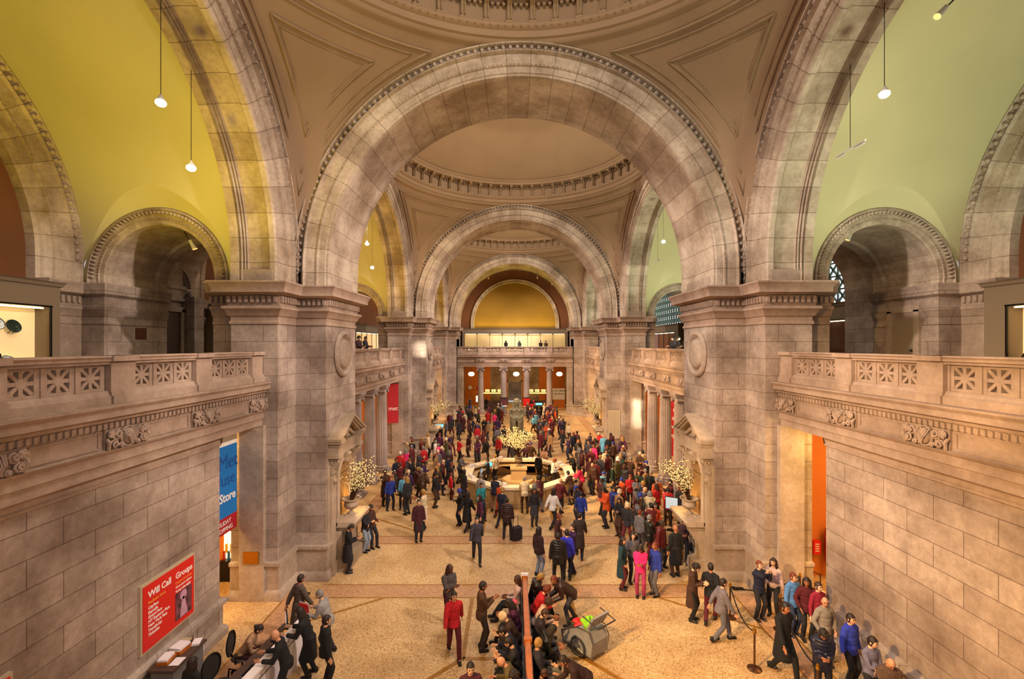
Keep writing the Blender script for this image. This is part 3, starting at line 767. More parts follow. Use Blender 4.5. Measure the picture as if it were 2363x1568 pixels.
# ---- ionic columns
def column_mb(h=5.58, r=.36):
    b = MB(); nf = 20; vs = []; uv = []
    zs = [.42, 1.6, h*.55, h-.62]; rr = [r, r*.99, r*.95, r*.86]
    k = nf*4
    for z, q in zip(zs, rr):
        for i in range(k):
            a = 2*pi*i/k; dq = 0 if i % 4 == 0 else (-.028 if i % 4 != 2 else -.042)
            vs.append(((q+dq*q/.36)*cos(a), (q+dq*q/.36)*sin(a), z))
    b.add(vs, [(j*k+i, j*k+(i+1) % k, (j+1)*k+(i+1) % k, (j+1)*k+i) for j in range(3) for i in range(k)])
    return b
def make_column(plainshaft=False):
    t = thing('ionic_column', 'x', 'column')
    if plainshaft:
        b = MB(); b.lathe([(.36,.42),(.355,1.6),(.34,3.2),(.31,4.96)], n=28)
    else: b = column_mb()
    b.build('shaft', M['column'], t, smooth=25 if not plainshaft else 40)
    b = MB(); b.box(-.5,.5,-.5,.5,0,.14); b.lathe([(.48,.14),(.5,.19),(.48,.24),(.41,.26),(.4,.30),(.44,.33),(.44,.37),(.38,.40),(.36,.44)], n=28)
    b.build('base', M['column'], t, smooth=40)
    c = MB(); z = 4.96
    c.lathe([(.31,z-.02),(.34,z),(.34,z+.05),(.31,z+.07),(.31,z+.2),(.42,z+.32)], n=28)
    for sx_ in (-1, 1):
        for sy_ in (-1, 1):
            c.tube([(sx_*(.38+(.15-.011*i)*cos(i*.6+pi/2)), sy_*.33, z+.22+(.15-.011*i)*sin(i*.6+pi/2)) for i in range(13)], .035, 6)
        c.tube([(sx_*.38, -.34, z+.22), (sx_*.36, 0, z+.22), (sx_*.38, .34, z+.22)], [.12,.08,.12], 10)
    c.box(-.38,.38,-.36,.36,z+.34,z+.42); c.box(-.46,.46,-.44,.44,z+.50,z+.62); c.box(-.42,.42,-.4,.4,z+.42,z+.50)
    for i in range(-3, 4): c.ell((i*.085,-.35,z+.28), (.035,.04,.05), 6, 4); c.ell((i*.085,.35,z+.28), (.035,.04,.05), 6, 4)
    c.build('capital', M['column'], t, smooth=40)
    return t
M['column'] = stone('column_limestone', '#ab9a90', '#8c7c74', mode='none', stain=0.3)
col0 = make_column(); tr0 = snapshot(col0); used = False
colg = 'fluted ionic columns of the side colonnades'
OR = ['nearest', 'second nearest', 'third nearest', 'farthest']
for s in (-1, 1):
    for i, y in enumerate((22.5, 24.95, 27.4, 29.9)):
        lb = 'fluted ionic column of the %s colonnade, %s of the four' % ('left' if s < 0 else 'right', OR[i])
        if not used: c = col0; used = True; c['label'] = lb; c['group'] = colg; c.location = (s*8.72, y, 0); c.rotation_euler = (0, 0, pi/2)
        else: c = dup(col0, (s*8.72, y, 0), pi/2, lb, colg, tr0)
# ---- far end of the hall
YE = 54.0
FX = 6.76
e = entablature('entablature', [(-FX, YE+.5), (FX, YE+.5)], ENT, 1, [(x, YE+.27) for x in (-6.0,-4.05,-1.35,1.35,4.05,6.0)][1:5], 0)
mb = MB(); mb.box(-FX, FX, YE+.2, 58.6, 6.62, 6.965); stag(mb.build('balcony_floor', M['stone'], smooth=0))
balustrade('pierced stone balustrade of the far end balcony', 'x', 2*FX-.02, [-6.46, -4.05, -1.35, 1.35, 4.05, 6.46], (0, YE+.45, 0), 0)
colp = make_column(True); trp = snapshot(colp)
for i, x in enumerate((-4.05, -1.35, 1.35, 4.05)):
    lb = 'plain ionic column under the far balcony, ' + ['leftmost of the four', 'second from the left of the four', 'third from the left of the four', 'rightmost of the four'][i]
    if i == 0: colp['label'] = lb; colp['group'] = 'plain columns under the far balcony'; colp.location = (x, YE+.75, 0)
    else: dup(colp, (x, YE+.75, 0), 0, lb, 'plain columns under the far balcony', trp)
for s in (-1, 1):
    mb = MB(); mb.box(s*6.1, s*6.9, YE+.4, YE+1.1, 0, 5.58)
    mb.sweep([(s*6.1, YE+1.1), (s*6.1, YE+.4), (s*6.9, YE+.4)], [(0,1.1),(.08,1.08),(.08,.98),(.03,.95),(.03,.25),(.1,.2),(.1,0)], side=s)
    mb.sweep([(s*6.1, YE+1.1), (s*6.1, YE+.4), (s*6.9, YE+.4)], [(0,5.15),(.03,5.18),(.03,5.26),(.008,5.28),(.008,5.4),(.06,5.45),(.08,5.58)], side=s)
    stag(mb.build('end_pilaster', M['stone'], smooth=30))
# lunette and its ring, wall behind the far balcony
YL = 58.0
mb = MB(); mb.box(-7.4, 7.4, YL+.3, YL+.6, 6.9, 18.2); lw = stag(mb.build('wall_far', M['gold'], smooth=0))
mb = MB(); mb.arch([(5.55,.35),(5.55,.05),(5.48,0),(5.42,.04),(5.22,.04),(5.16,0),(5.1,.05),(5.1,.35)], (0, YL, ZC), (1,0,0), (0,1,0), 3.0, 56)
stag(mb.build('lunette_ring', M['archs'], lw, smooth=30))
# ochre wall band between ring and arch
mb = MB(); mb.arch([(5.5,.22),(6.9,.22)], (0, YL, ZC), (1,0,0), (0,1,0), 3.0, 56); stag(mb.build('lunette_surround', M['brown'], lw, smooth=0))
for s in (-1, 1):
    mb = MB(); mb.box(s*6.76, s*7.9, 53.6, 64.5, 0, 10.15); stag(mb.build('end_side_wall', M['wallr'], smooth=0))
# back of the hall behind the columns
rm = MB()
YB = 63.0
for (a, b_) in ((-6.8,-3.3),(-1.05-.5,-1.05),(1.05,1.55),(3.3,6.8)): rm.box(a, b_, YB, YB+.3, 0, 5.2)
rm.box(-6.8, 6.8, YB, YB+.3, 5.2, 6.6)
o = stag(rm.build('lobby_back_wall', M['orange'], smooth=0))
rm = MB(); rm.box(-3.3,-1.55,YB+.05,YB+.35,0,5.25); rm.box(1.55,3.3,YB+.05,YB+.35,0,5.25); rm.box(-1.05,1.05,YB+.05,YB+.35,3.15,5.25)
stag(rm.build('lobby_back_wall_blocks', M['yblock'] if 'yblock' in M else M['wall'], o, smooth=0))
rm = MB(); rm.box(-1.05,-.85,YB+.0,YB+.4,0,3.3); rm.box(.85,1.05,YB,YB+.4,0,3.3); rm.box(-1.05,1.05,YB,YB+.4,3.15,3.3); rm.box(-.25,.25,YB+.2,YB+.3,3.35,3.5)
stag(rm.build('door_1', M['stone'], o, smooth=0))
rm = MB(); rm.box(-6.8,6.8,YB+5,YB+5.2,0,6.6); rm.box(-3,-2.8,YB+.3,YB+5,0,6.6); rm.box(2.8,3,YB+.3,YB+5,0,6.6); stag(rm.build('inner_hall_wall', M['wall'], smooth=0))
rm = MB(); rm.box(-6.8,6.8,YE+1.2,YB+5,6.45,6.6); stag(rm.build('lobby_ceiling', M['vault'], smooth=0))
light('lobby_lamp', 'AREA', (0, 58.5, 6.2), 420, (1.0, 0.60, 0.2), 11.0, (0, 58.5, 0), sy=4.0)
light('inner_hall_lamp', 'AREA', (0, 65.5, 6.0), 160, (1.0, 0.75, 0.4), 3.0, (0, 65.5, 0))
light('lunette_uplight', 'AREA', (0, 57.8, 10.35), 150, (1.0, 0.78, 0.10), 10.0, (0, 57.95, 18), sy=.2)
light('lunette_uplight', 'AREA', (0, 56.2, 10.3), 160, (1.0, 0.8, 0.12), 11.0, (0, 56.0, 18), sy=.3)
# spandrel above the far arch is carried by the pendentive; close the hall behind the piers
for s in (-1, 1):
    mb = MB(); mb.box(s*7.8, s*8.0, 52.07, 53.4, 0, 1); 

# ---- medallions and pedimented niches on the piers
def medallion(s, y, label):
    t = thing('wall_medallion', label, 'medallion', (s*6.76, y, 7.8), 0, 'round stone medallions on the piers')
    f = lambda u, v, w: (u, v, w)
    Rm = Matrix.Rotation(-s*pi/2, 4, 'Y')
    a = MB(); a.M = Rm; a.lathe([(.86,0),(.88,.06),(.84,.13),(.76,.15),(.70,.12),(.66,.06),(.63,.04)], n=48); a.build('rim', M['stone'], t)
    a = MB(); a.M = Rm; a.lathe([(.63,.03),(.56,.05),(.54,.12),(.48,.17),(.30,.19),(.001,.195)], n=48); a.build('boss', M['stone'], t)
for k in range(2):
    for s in (-1, 1):
        medallion(s, Y1+BAY*k+1.55, 'round stone medallion on the %s pier at the %s' % ('nearer' if k == 0 else 'farther', 'left' if s < 0 else 'right'))
def console(b, x0, y, z0, z1, dep, wd):
    h = z1-z0; cx = x0
    for w in (-wd/2, wd/2):
        b.tube([(cx-(dep*.55)-(dep*.42-dep*.03*i)*cos(i*.6+.4), y+w, z1-h*.25+(dep*.42-dep*.03*i)*sin(i*.6+.4)) for i in range(13)], .028, 5)
    b.prism([(0,z0),(-dep*.25,z0),(-dep*.35,z0+h*.12),(-dep*.3,z0+h*.35),(-dep*.7,z0+h*.5),(-dep,z0+h*.72),(-dep*.95,z0+h*.9),(-dep*.7,z1),(0,z1)], y-wd/2, y+wd/2, 0, lambda u, v, w_: (cx+u, w_, v))
    b.tube([(cx-dep*.3, y-wd*.55, z0+h*.14), (cx-dep*.3, y+wd*.55, z0+h*.14)], dep*.16, 8)
def niche(s, yc, label):
    # built for the right wall (local -x faces the hall), turned round for the left one
    t = thing('pedimented_niche', label, 'niche', (s*6.76, yc, 0), 0 if s > 0 else pi, 'pedimented niches on the piers')
    m_ = M['niche']; h = 1.38
    a = MB()      # pediment
    pts = [(-h,4.72),(-h,4.80),(0,5.54),(h,4.80),(h,4.72),(0,5.44)]
    def yz(u, v, w): return (-w, u, v)
    for sgn in (-1, 1):
        a.prism([(sgn*h,4.74),(sgn*h,4.83),(0,5.56),(0,5.46)], 0, .50, 0, yz)
        a.prism([(sgn*(h-.05),4.66),(sgn*(h-.05),4.76),(0,5.48),(0,5.38)], 0, .44, 0, yz)
        a.prism([(sgn*(h-.1),4.58),(sgn*(h-.1),4.68),(0,5.40),(0,5.30)], 0, .36, 0, yz)
        a.box(-.48, 0, sgn*(h-.02), sgn*(h-.42), 4.66, 4.80); a.box(-.42, 0, sgn*(h-.08), sgn*(h-.44), 4.54, 4.68)
    a.prism([(-1.25,4.6),(1.25,4.6),(0,5.38)], 0, .12, 0, yz)
    a.build('pediment', m_, t, smooth=20)
    a = MB()
    a.box(-.20, 0, -1.2, 1.2, 4.18, 4.56)
    for sgn in (-1, 1): a.box(-.36, 0, sgn*1.28, sgn*.90, 4.26, 4.56); a.box(-.40, 0, sgn*1.31, sgn*.88, 4.14, 4.26)
    a.box(-.26, 0, -1.2, 1.2, 4.14, 4.22)
    a.build('entablature', m_, t, smooth=0)
    g = MB()      # carved cartouche and garlands in the tympanum
    g.ell((-.16,0,4.85), (.1,.16,.2), 10, 7)
    for sgn in (-1, 1):
        g.tube([(-.16,sgn*.15,4.95),(-.2,sgn*.35,4.86),(-.18,sgn*.6,4.72),(-.15,sgn*.8,4.66)], [.05,.07,.05,.03], 6)
        for q in range(7): g.ell((-.2, sgn*(.2+.09*q), 4.92-.04*q), (.05,.055,.055), 6, 4)
    g.build('carved_garland', m_, t)
    for sgn in (-1, 1):
        c = MB(); console(c, 0, sgn*1.08, 3.5, 4.14, .34, .26); c.build('console', m_, t)
        c = MB(); console(c, 0, sgn*1.06, 2.95, 3.38, .2, .2); c.build('console', m_, t)
        p = MB(); p.box(-.12, 0, sgn*1.28, sgn*.88, .9, 3.5); p.box(-.16, 0, sgn*1.30, sgn*.86, .9, 1.15); p.box(-.2,0,sgn*1.32,sgn*.84,0,.3); p.box(-.15,0,sgn*1.30,sgn*.86,.3,.9)
        p.box(-.05,0,sgn*1.42,sgn*1.28,1.2,3.9)
        p.build('pilaster', m_, t, smooth=0)
    a = MB()      # round-headed recess with its archivolt
    a.arch([(.82,0),(.82,-.16),(.78,-.18),(.74,-.13),(.64,-.13),(.6,-.16),(.56,-.1),(.56,0)], (0, 0, 3.28), (0,1,0), (1,0,0), 1.5, 24)
    a.box(-.16, 0, -.56, -.88, 1.6, 1.85); a.box(-.16, 0, .56, .88, 1.6, 1.85)
    a.prism([(-.12,3.76),(.12,3.76),(.17,4.16),(-.17,4.16)], 0, .24, 0, yz)
    a.tube([(-.26,-.14,4.02),(-.26,.14,4.02)], .07, 8)
    a.build('arched_frame', m_, t, smooth=30)
    a = MB(); a.box(-.02, -.0, -.57, .57, 1.6, 3.3); a.lathe([(0.01,0),(.57,0)], (0,0,0), 20) if False else None
    a.prism([(.57*cos(pi*i/16), 3.28+.57*sin(pi*i/16)) for i in range(17)], 0, .02, 0, yz)
    a.build('recess_back', M['nicheb'], t, smooth=0)
    a = MB()      # mantel shelf carrying the urn
    a.prism([(-.78,1.6),(-.80,1.70),(-.74,1.74),(0,1.74),(0,1.56),(-.66,1.56)], -.88, .88, 0, lambda u, v, w_: (u, w_, v))
    a.prism([(-.6,1.3),(-.66,1.56),(0,1.56),(0,.9),(-.3,.95)], -.75, .75, 0, lambda u, v, w_: (u, w_, v))
    a.box(-.32, 0, -.85, .85, 0, 1.4); a.box(-.62, 0, -1.0, 1.0, 0, .42)
    a.build('shelf', m_, t, smooth=30)
    return t
M['niche'] = stone('warm_niche_stone', '#bba690', '#98836a', mode='none', stain=0.3)
M['nicheb'] = plain('niche_recess_stone', '#8a6a40', 0.8, noise=0.15, nscale=2)
for k in range(2):
    for s in (-1, 1):
        niche(s, Y1+BAY*k+1.5, 'pedimented stone niche with scroll consoles on the %s pier at the %s' % ('nearer' if k == 0 else 'farther', 'left' if s < 0 else 'right'))
# ================================================================ DISPLAY CASES ON THE BALCONIES
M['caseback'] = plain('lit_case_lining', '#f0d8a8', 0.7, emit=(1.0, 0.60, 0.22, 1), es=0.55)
M['strip'] = plain('case_lamp', '#ffffff', 0.3, emit=(1.0, 0.82, 0.45, 1), es=9.0)
def glassmat():
    m, N, L, b = newmat('clear_glass'); N.remove(b)
    t = N.new('ShaderNodeBsdfTransparent'); g = N.new('ShaderNodeBsdfGlossy'); g.inputs['Roughness'].default_value = 0.02
    mx = N.new('ShaderNodeMixShader'); fr = N.new('ShaderNodeFresnel'); fr.inputs['IOR'].default_value = 1.3
    L.new(fr.outputs[0], mx.inputs[0]); L.new(t.outputs[0], mx.inputs[1]); L.new(g.outputs[0], mx.inputs[2])
    L.new(mx.outputs[0], N['Material Output'].inputs['Surface']); return m
M['glass'] = glassmat()
def case(label, loc, yaw, length, first, nwin, ww, ztop=10.0, wz=(7.55, 9.25), depth=.5, off=0.0):
    """long display case; hall side is local -y; windows run from local x = first"""
    t = thing('display_case', label, 'display case', loc, yaw, 'display cases on the balconies')
    h = length/2; z0 = 6.97; a, b = wz
    m = MB(); x1 = first+nwin*ww
    m.box(-h, h, 0, depth+.3, b, ztop-.12); m.box(-h, h, 0, depth+.3, z0, a); m.box(-h, first, 0, depth+.3, a, b); m.box(x1, h, 0, depth+.3, a, b); m.box(first, x1, depth, depth+.3, a, b)
    m.sweep([(-h, depth+.3), (-h, 0), (h, 0), (h, depth+.3)], [(0,ztop-.14),(.05,ztop-.12),(.08,ztop-.03),(.12,ztop),(0,ztop)], side=-1 if False else 1)
    m.box(-h, h, 0, depth+.3, ztop-.12, ztop-.01)
    m.build('body', M['casewall'], t, smooth=0)
    f = MB(); e = .03
    for i in range(nwin+1): x = first+i*ww; f.box(x-.025, x+.025, -.012, .03, a, b)
    f.box(first-.04, x1+.04, -.015, .02, b, b+.05); f.box(first-.04, x1+.04, -.015, .02, a-.05, a)
    f.build('frame', M['dark'], t, smooth=0)
    c = MB(); c.box(first, x1, depth-.02, depth-.005, a, b); c.box(first, x1, .02, depth-.02, a-.001, a+.02); c.build('lining', M['caseback'], t, smooth=0)
    s_ = MB()
    for i in range(nwin): x = first+i*ww; s_.box(x+.15, x+ww-.15, .06, .16, b-.05, b-.02); s_.box(x+ww*.3, x+ww*.6, depth-.12, depth-.05, a+.02, a+.045)
    s_.build('lamp_strip', M['strip'], t, smooth=0)
    g = MB()
    for i in range(nwin): x = first+i*ww; g.add([(x, .005, a), (x+ww, .005, a), (x+ww, .005, b), (x, .005, b)], [(0,1,2,3)])
    g.build('glass', M['glass'], t, smooth=0)
    return t
M['porc'] = plain('blue_and_white_porcelain', '#c9cfd8', 0.2, noise=0.5, nscale=14)
M['dglaze'] = plain('dark_green_glaze', '#20302c', 0.2, noise=0.4, nscale=20)
M['celadon'] = plain('celadon_glaze', '#7f8f5c', 0.25)
M['bronze'] = plain('old_bronze', '#3b2c18', 0.4, 0.5)
def plate(label, loc, yaw, r=.22, mat='porc', tilt=1.25, rimm='dglaze'):
    o = thing('ceramic_plate', label, 'plate', loc, yaw, 'ceramics in the lit display cases')
    m = MB(); m.M = Matrix.Rotation(tilt, 4, 'X'); m.lathe([(.001,0),(r*.5,.0),(r*.62,.03),(r*.98,.045),(r,.03),(r*.6,-.01),(.001,-.02)], n=24); m.build('dish', M[mat], o)
    m = MB(); m.M = Matrix.Rotation(tilt, 4, 'X'); m.lathe([(r*.9,.046),(r*1.01,.052),(r*1.03,.03),(r*.9,.03)], n=24); m.build('painted_rim', M[rimm], o)
    m = MB(); m.tube([(-r*.3,.12,-r-.02),(-r*.3,-.04,-r*.6)], .01, 5); m.tube([(r*.3,.12,-r-.02),(r*.3,-.04,-r*.6)], .01, 5); m.build('stand', M['dark'], o)
def vessel(name, label, cat, loc, prof, mat, n=16, group='ceramics in the lit display cases'):
    m = MB(); m.lathe(prof, n=n); o = m.build(name, M[mat]); o.location = loc; return tag(o, label, cat, group)
BOWL = [(.001,0),(.09,0),(.08,.03),(.16,.1),(.2,.17),(.185,.17),(.14,.1),(.001,.05)]
VASE = [(.001,0),(.07,0),(.1,.08),(.13,.2),(.1,.32),(.04,.38),(.045,.44),(.06,.46),(.05,.46),(.001,.4)]
BOTT = [(.001,0),(.08,0),(.11,.1),(.09,.22),(.03,.3),(.028,.42),(.045,.45),(.001,.45)]
JAR = [(.001,0),(.1,0),(.15,.1),(.16,.22),(.11,.3),(.1,.33),(.12,.34),(.001,.36)]
for bi, yc in enumerate(YCS):
    for s in (-1, 1):
        sd = 'left' if s < 0 else 'right'; yaw = pi/2 if s < 0 else -pi/2
        if bi == 1 and s > 0:
            case('taupe display case with lit windows seen through the right passage, under the star-latticed window', (14.28, 26.9, 0), yaw, 14.2, -5.3, 8, 1.5)
        else:
            w0 = 5.4 if s > 0 else 5.4
            xs = -5.4+(10.8-7*1.5) if s > 0 else -5.4+.3*0
            first = 5.4-7*1.5 if s < 0 else -5.4
            if s < 0: first = 5.4-10.5
            else: first = -5.4+.0
            if bi == 0 and s > 0: first = -5.05
            case('taupe display case with lit windows at the back of the %s balcony on the %s' % (['nearest', 'middle', 'far'][bi], sd), (s*13.9, yc, 0), yaw, 11.36, first, 7, 1.45 if s > 0 else 1.5)
case('long taupe display case with eight lit windows on the far end balcony', (0, 57.3, 0), 0, 13.0, -6.25, 8, 1.5625, wz=(7.5, 9.5), ztop=10.15)
# pieces shown in the near cases (left: dishes and bowl; right: dark bronzes)
plate('round white porcelain plate painted with red and dark figures, leftmost in the near left case', (-14.3, 12.62, 8.72), pi/2, .17)
plate('round dark green plate standing in the near left case, right of the white plate', (-14.3, 13.02, 8.66), pi/2, .19, 'dglaze')
plate('low white dish with blue rim lying tilted at the bottom of the near left case', (-14.18, 12.80, 7.72), pi/2, .15, 'porc', 0.7)
vessel('ceramic_bowl', 'squat dark glazed bowl on the shelf of the near left case', 'bowl', (-14.15, 13.22, 7.57), [(r*.8, z*.8) for r, z in BOWL], 'dglaze')
vessel('bronze_vessel', 'dark bronze vessel on the shelf of the near right case', 'vessel', (14.15, 12.95, 7.57), [(r*1.1, z*1.2) for r, z in JAR], 'bronze')
vessel('bronze_vessel', 'small dark three-part vessel beside the taller one in the near right case', 'vessel', (14.15, 13.15, 7.57), [(r*.6, z*.5) for r, z in JAR], 'bronze')
vessel('ceramic_bottle', 'green bottle in the case under the star-latticed window', 'bottle', (14.5, 21.75, 7.57), BOTT, 'dglaze')
vessel('ceramic_bowl', 'low dark bowl in the case under the star-latticed window', 'bowl', (14.5, 20.45, 7.57), [(r*.9, z) for r, z in BOWL], 'bronze')
rr = random.Random(4)
kinds = [('ceramic_vase', 'vase', VASE), ('ceramic_bottle', 'bottle', BOTT), ('ceramic_jar', 'jar', JAR), ('ceramic_bowl', 'bowl', BOWL)]
prot = {}
ordn = ['first', 'second', 'third', 'fourth', 'fifth', 'sixth', 'seventh', 'eighth']
for wi in range(8):
    for j in range(3):
        kn = kinds[(wi+j*2+(wi*j) % 3) % 4]; mt = ['dglaze', 'celadon', 'bronze'][(wi+j) % 3]
        x = -6.25+1.5625*wi+.32+.46*j
        key = (kn[0], mt); sc_ = rr.uniform(.75, 1.15)
        lb = '%s %s, %s piece in the far balcony case\'s %s window from left' % ({'dglaze': 'dark green', 'celadon': 'pale green', 'bronze': 'brown'}[mt], kn[1], ['left', 'middle', 'right'][j], ordn[wi])
        if key not in prot: prot[key] = vessel(kn[0], lb, kn[1], (x, 57.55, 7.52), kn[2], mt, 12, 'ceramics in the far lit case')
        else: q = prot[key].copy(); C.objects.link(q); q.location = (x, 57.55, 7.52); q['label'] = lb
# ================================================================ PEOPLE
def fuse(mb, vox, it=3):
    """melt overlapping limbs into one continuous skin"""
    o = mb.build('tmp', M['dark'], smooth=0)
    r = o.modifiers.new('r', 'REMESH'); r.mode = 'VOXEL'; r.voxel_size = vox; r.use_smooth_shade = True
    if it: q = o.modifiers.new('s', 'SMOOTH'); q.iterations = it; q.factor = 0.5
    dg = bpy.context.evaluated_depsgraph_get(); me = bpy.data.meshes.new_from_object(o.evaluated_get(dg))
    old = o.data; bpy.data.objects.remove(o); bpy.data.meshes.remove(old); me.materials.clear()
    return me
def ik(a, b, l1, l2, pole):
    a, b = Vector(a), Vector(b); d = b-a; L = min(d.length, l1+l2-.004); u = d.normalized(); b = a+u*L
    x = (l1*l1-l2*l2+L*L)/(2*L); h = sqrt(max(0, l1*l1-x*x)); p = Vector(pole); p = (p-u*p.dot(u)).normalized()
    return a+u*x+p*h, b
POSES = {}
def pose(name, lean=0.0, hip=.93, hands=None, feet=None, head=(0, 0), sit=False, side=0.0, poleh=None):
    """facing -y; hands and feet are targets, lean tips the trunk forward, head = (pitch down, yaw)"""
    S = {}; P = Vector((0, 0, hip)); Rl = Euler((lean, side, 0)).to_matrix()
    up = lambda x, y, z: P+Rl @ Vector((x, y, z))
    S['P'] = P; S['waist'] = up(0, .0, .16); S['chest'] = up(0, .005, .36); S['nb'] = up(0, .015, .52); S['R'] = Rl
    hr = Euler((lean*.55+head[0], side*.5, head[1])).to_matrix(); S['hr'] = hr
    S['neck'] = up(0, .0, .585); S['head'] = S['neck']+hr @ Vector((0, -.02, .10))
    for s, k in ((-1, 'r'), (1, 'l')):
        sh = up(s*.165, .01, .445); S['sh'+k] = sh
        t = (hands or {}).get(k, (s*.27, -.03, hip-.13)); pl = (poleh or {}).get(k, (s*.22, 1, -.6))
        S['el'+k], S['ha'+k] = ik(sh, t, .275, .255, pl)
        hp = P+Vector((s*.09, 0, -.02)); S['hp'+k] = hp
        f = (feet or {}).get(k, (s*.10, .01, .09)); S['kn'+k], S['an'+k] = ik(hp, f, .44, .42, (s*.12, -1, 0.1))
    S['sit'] = sit; POSES[name] = S
pose('stand'); pose('stand_wide', head=(.1, .5), feet={'r': (-.16, .02, .09), 'l': (.14, -.02, .09)})
pose('pockets', hands={'r': (-.2, -.10, .92), 'l': (.2, -.10, .92)}, head=(.1, -.4), poleh={'r': (-1, 1, 0), 'l': (1, 1, 0)})
pose('phone', lean=.06, hands={'r': (-.07, -.33, 1.18), 'l': (.07, -.31, 1.17)}, head=(.6, 0))
pose('camera', hands={'r': (-.07, -.30, 1.30), 'l': (.07, -.33, 1.26)}, head=(.12, 0))
pose('raised', hands={'r': (-.06, -.36, 1.56), 'l': (.1, -.34, 1.52)}, head=(-.08, 0))
pose('crossed', hands={'r': (.06, -.23, 1.17), 'l': (-.08, -.20, 1.10)}, head=(.15, .3), poleh={'r': (-1, .3, -.6), 'l': (1, .3, -.6)})
pose('walk', lean=.06, hands={'r': (-.26, -.25, .88), 'l': (.26, .22, .86)}, feet={'r': (-.09, .26, .13), 'l': (.09, -.28, .09)}, hip=.91)
pose('walk_other', lean=.07, hands={'r': (-.26, .20, .86), 'l': (.26, -.24, .90)}, feet={'r': (-.09, -.24, .09), 'l': (.09, .28, .14)}, hip=.91, head=(.15, .3))
pose('lean_back', lean=-.13, hip=.90, hands={'r': (-.1, -.30, 1.05), 'l': (.1, -.28, 1.08)}, feet={'r': (-.10, -.20, .09), 'l': (.12, -.24, .09)}, head=(.5, 0))
pose('bend', lean=.95, hip=.90, hands={'r': (-.15, -.62, .78), 'l': (.16, -.60, .80)}, feet={'r': (-.14, .18, .09), 'l': (.14, -.12, .09)}, head=(-.1, .2))
pose('sit', lean=.08, hip=.50, hands={'r': (-.12, -.36, .68), 'l': (.12, -.36, .68)}, feet={'r': (-.13, -.46, .09), 'l': (.13, -.44, .09)}, head=(.4, 0), sit=True)
pose('sit_fwd', lean=.55, hip=.50, hands={'r': (-.10, -.52, .66), 'l': (.10, -.50, .64)}, feet={'r': (-.15, -.40, .09), 'l': (.15, -.44, .09)}, head=(.35, .1), sit=True)
pose('sit_read', lean=.28, hip=.50, hands={'r': (-.08, -.44, .80), 'l': (.08, -.44, .80)}, feet={'r': (-.1, -.60, .09), 'l': (.14, -.42, .09)}, head=(.45, -.15), sit=True)
pose('sit_back', lean=-.05, hip=.50, hands={'r': (-.2, -.30, .62), 'l': (.05, -.3, .66)}, feet={'r': (-.1, -.70, .10), 'l': (.12, -.62, .10)}, head=(.1, .5), sit=True)
pose('counter', lean=.32, hip=.91, hands={'r': (-.18, -.48, 1.12), 'l': (.18, -.48, 1.12)}, feet={'r': (-.12, .10, .09), 'l': (.12, .02, .09)}, head=(.1, 0))
M['eye'] = plain('eye', '#1c120c', 0.2); M['lip'] = plain('lips', '#7d3a30', 0.5)
def head_mb(mb, S):
    Rm = S['hr'].to_4x4(); old = mb.M; mb.M = Matrix.Translation(S['head']) @ Rm
    nu, nv = 16, 12; vs = []
    for i in range(nv+1):
        t = -pi/2+pi*i/nv
        for j in range(nu):
            a = 2*pi*j/nu; x, y, z = cos(t)*cos(a), cos(t)*sin(a), sin(t)
            w = 1-.28*max(0, -z)**1.3; fx = .074*x*w; fy = .095*y*(1-.12*max(0, -z)); fz = .118*z
            if y < 0: fy -= .012*max(0, -z-.2)           # chin
            if y < -.6 and .05 < z < .35: fy += .008     # eye hollow
            vs.append((fx, fy, fz))
    mb.add(vs, [(i*nu+j, i*nu+(j+1) % nu, (i+1)*nu+(j+1) % nu, (i+1)*nu+j) for i in range(nv) for j in range(nu)])
    mb.add([(-.016,-.088,-.022),(.016,-.088,-.022),(0,-.122,-.018),(0,-.092,.03),(0,-.09,-.036)], [(0,2,3),(2,1,3),(0,4,2),(4,1,2)])
    for s in (-1, 1):
        mb.ell((s*.075, .008, -.004), (.012, .022, .034), 8, 6); mb.ell((s*.028, -.083, .012), (.013, .008, .007), 8, 5, 1)
        mb.tube([(s*.012,-.092,.030),(s*.030,-.090,.036),(s*.048,-.080,.030)], .005, 5, 1)
    mb.ell((0, -.088, -.052), (.024, .008, .008), 8, 5, 2)
    mb.M = old
def hand_mb(mb, w, d, side, grip):
    """palm, four unequal fingers with a bend, and a thumb leaving the side of the palm"""
    d = d.normalized(); n = Vector((side, 0, 0)); n = (n-d*n.dot(d)); n = n.normalized() if n.length > .1 else d.orthogonal().normalized()
    ac = d.cross(n).normalized()
    for f in range(4):
        o = w+d*.085+ac*(.0285-.019*f); L = (.072, .082, .076, .058)[f]
        inw = -n*side*0-n*(.35 if grip else .12)*1.0
        p1 = o+(d+inw*.4).normalized()*L*.5; p2 = p1+(d*(.35 if grip else .9)+inw*1.4).normalized()*L*.5
        mb.tube([o-d*.03, o, p1, p2], [.0095, .0095, .0085, .007], 6)
    b = w+d*.035+ac*.034; mb.tube([b-ac*.01, b+ac*.018+d*.022, b+ac*.022+d*.055-n*.01], [.012, .0105, .008], 6)
CACHE = {}
def merged(me, mb):
    """append the parts of mb to mesh me"""
    vs = [tuple(v.co) for v in me.vertices]; fs = [tuple(p.vertices) for p in me.polygons]; k = len(vs)
    m2 = bpy.data.meshes.new('body'); m2.from_pydata(vs+mb.v, [], fs+[[k+i for i in f] for f in mb.f])
    for q in ('skin0', 'eye', 'lip'): m2.materials.append(M[q])
    m2.polygons.foreach_set('material_index', [0]*len(fs)+mb.m); m2.polygons.foreach_set('use_smooth', [True]*len(m2.polygons)); m2.update()
    bpy.data.meshes.remove(me); return m2
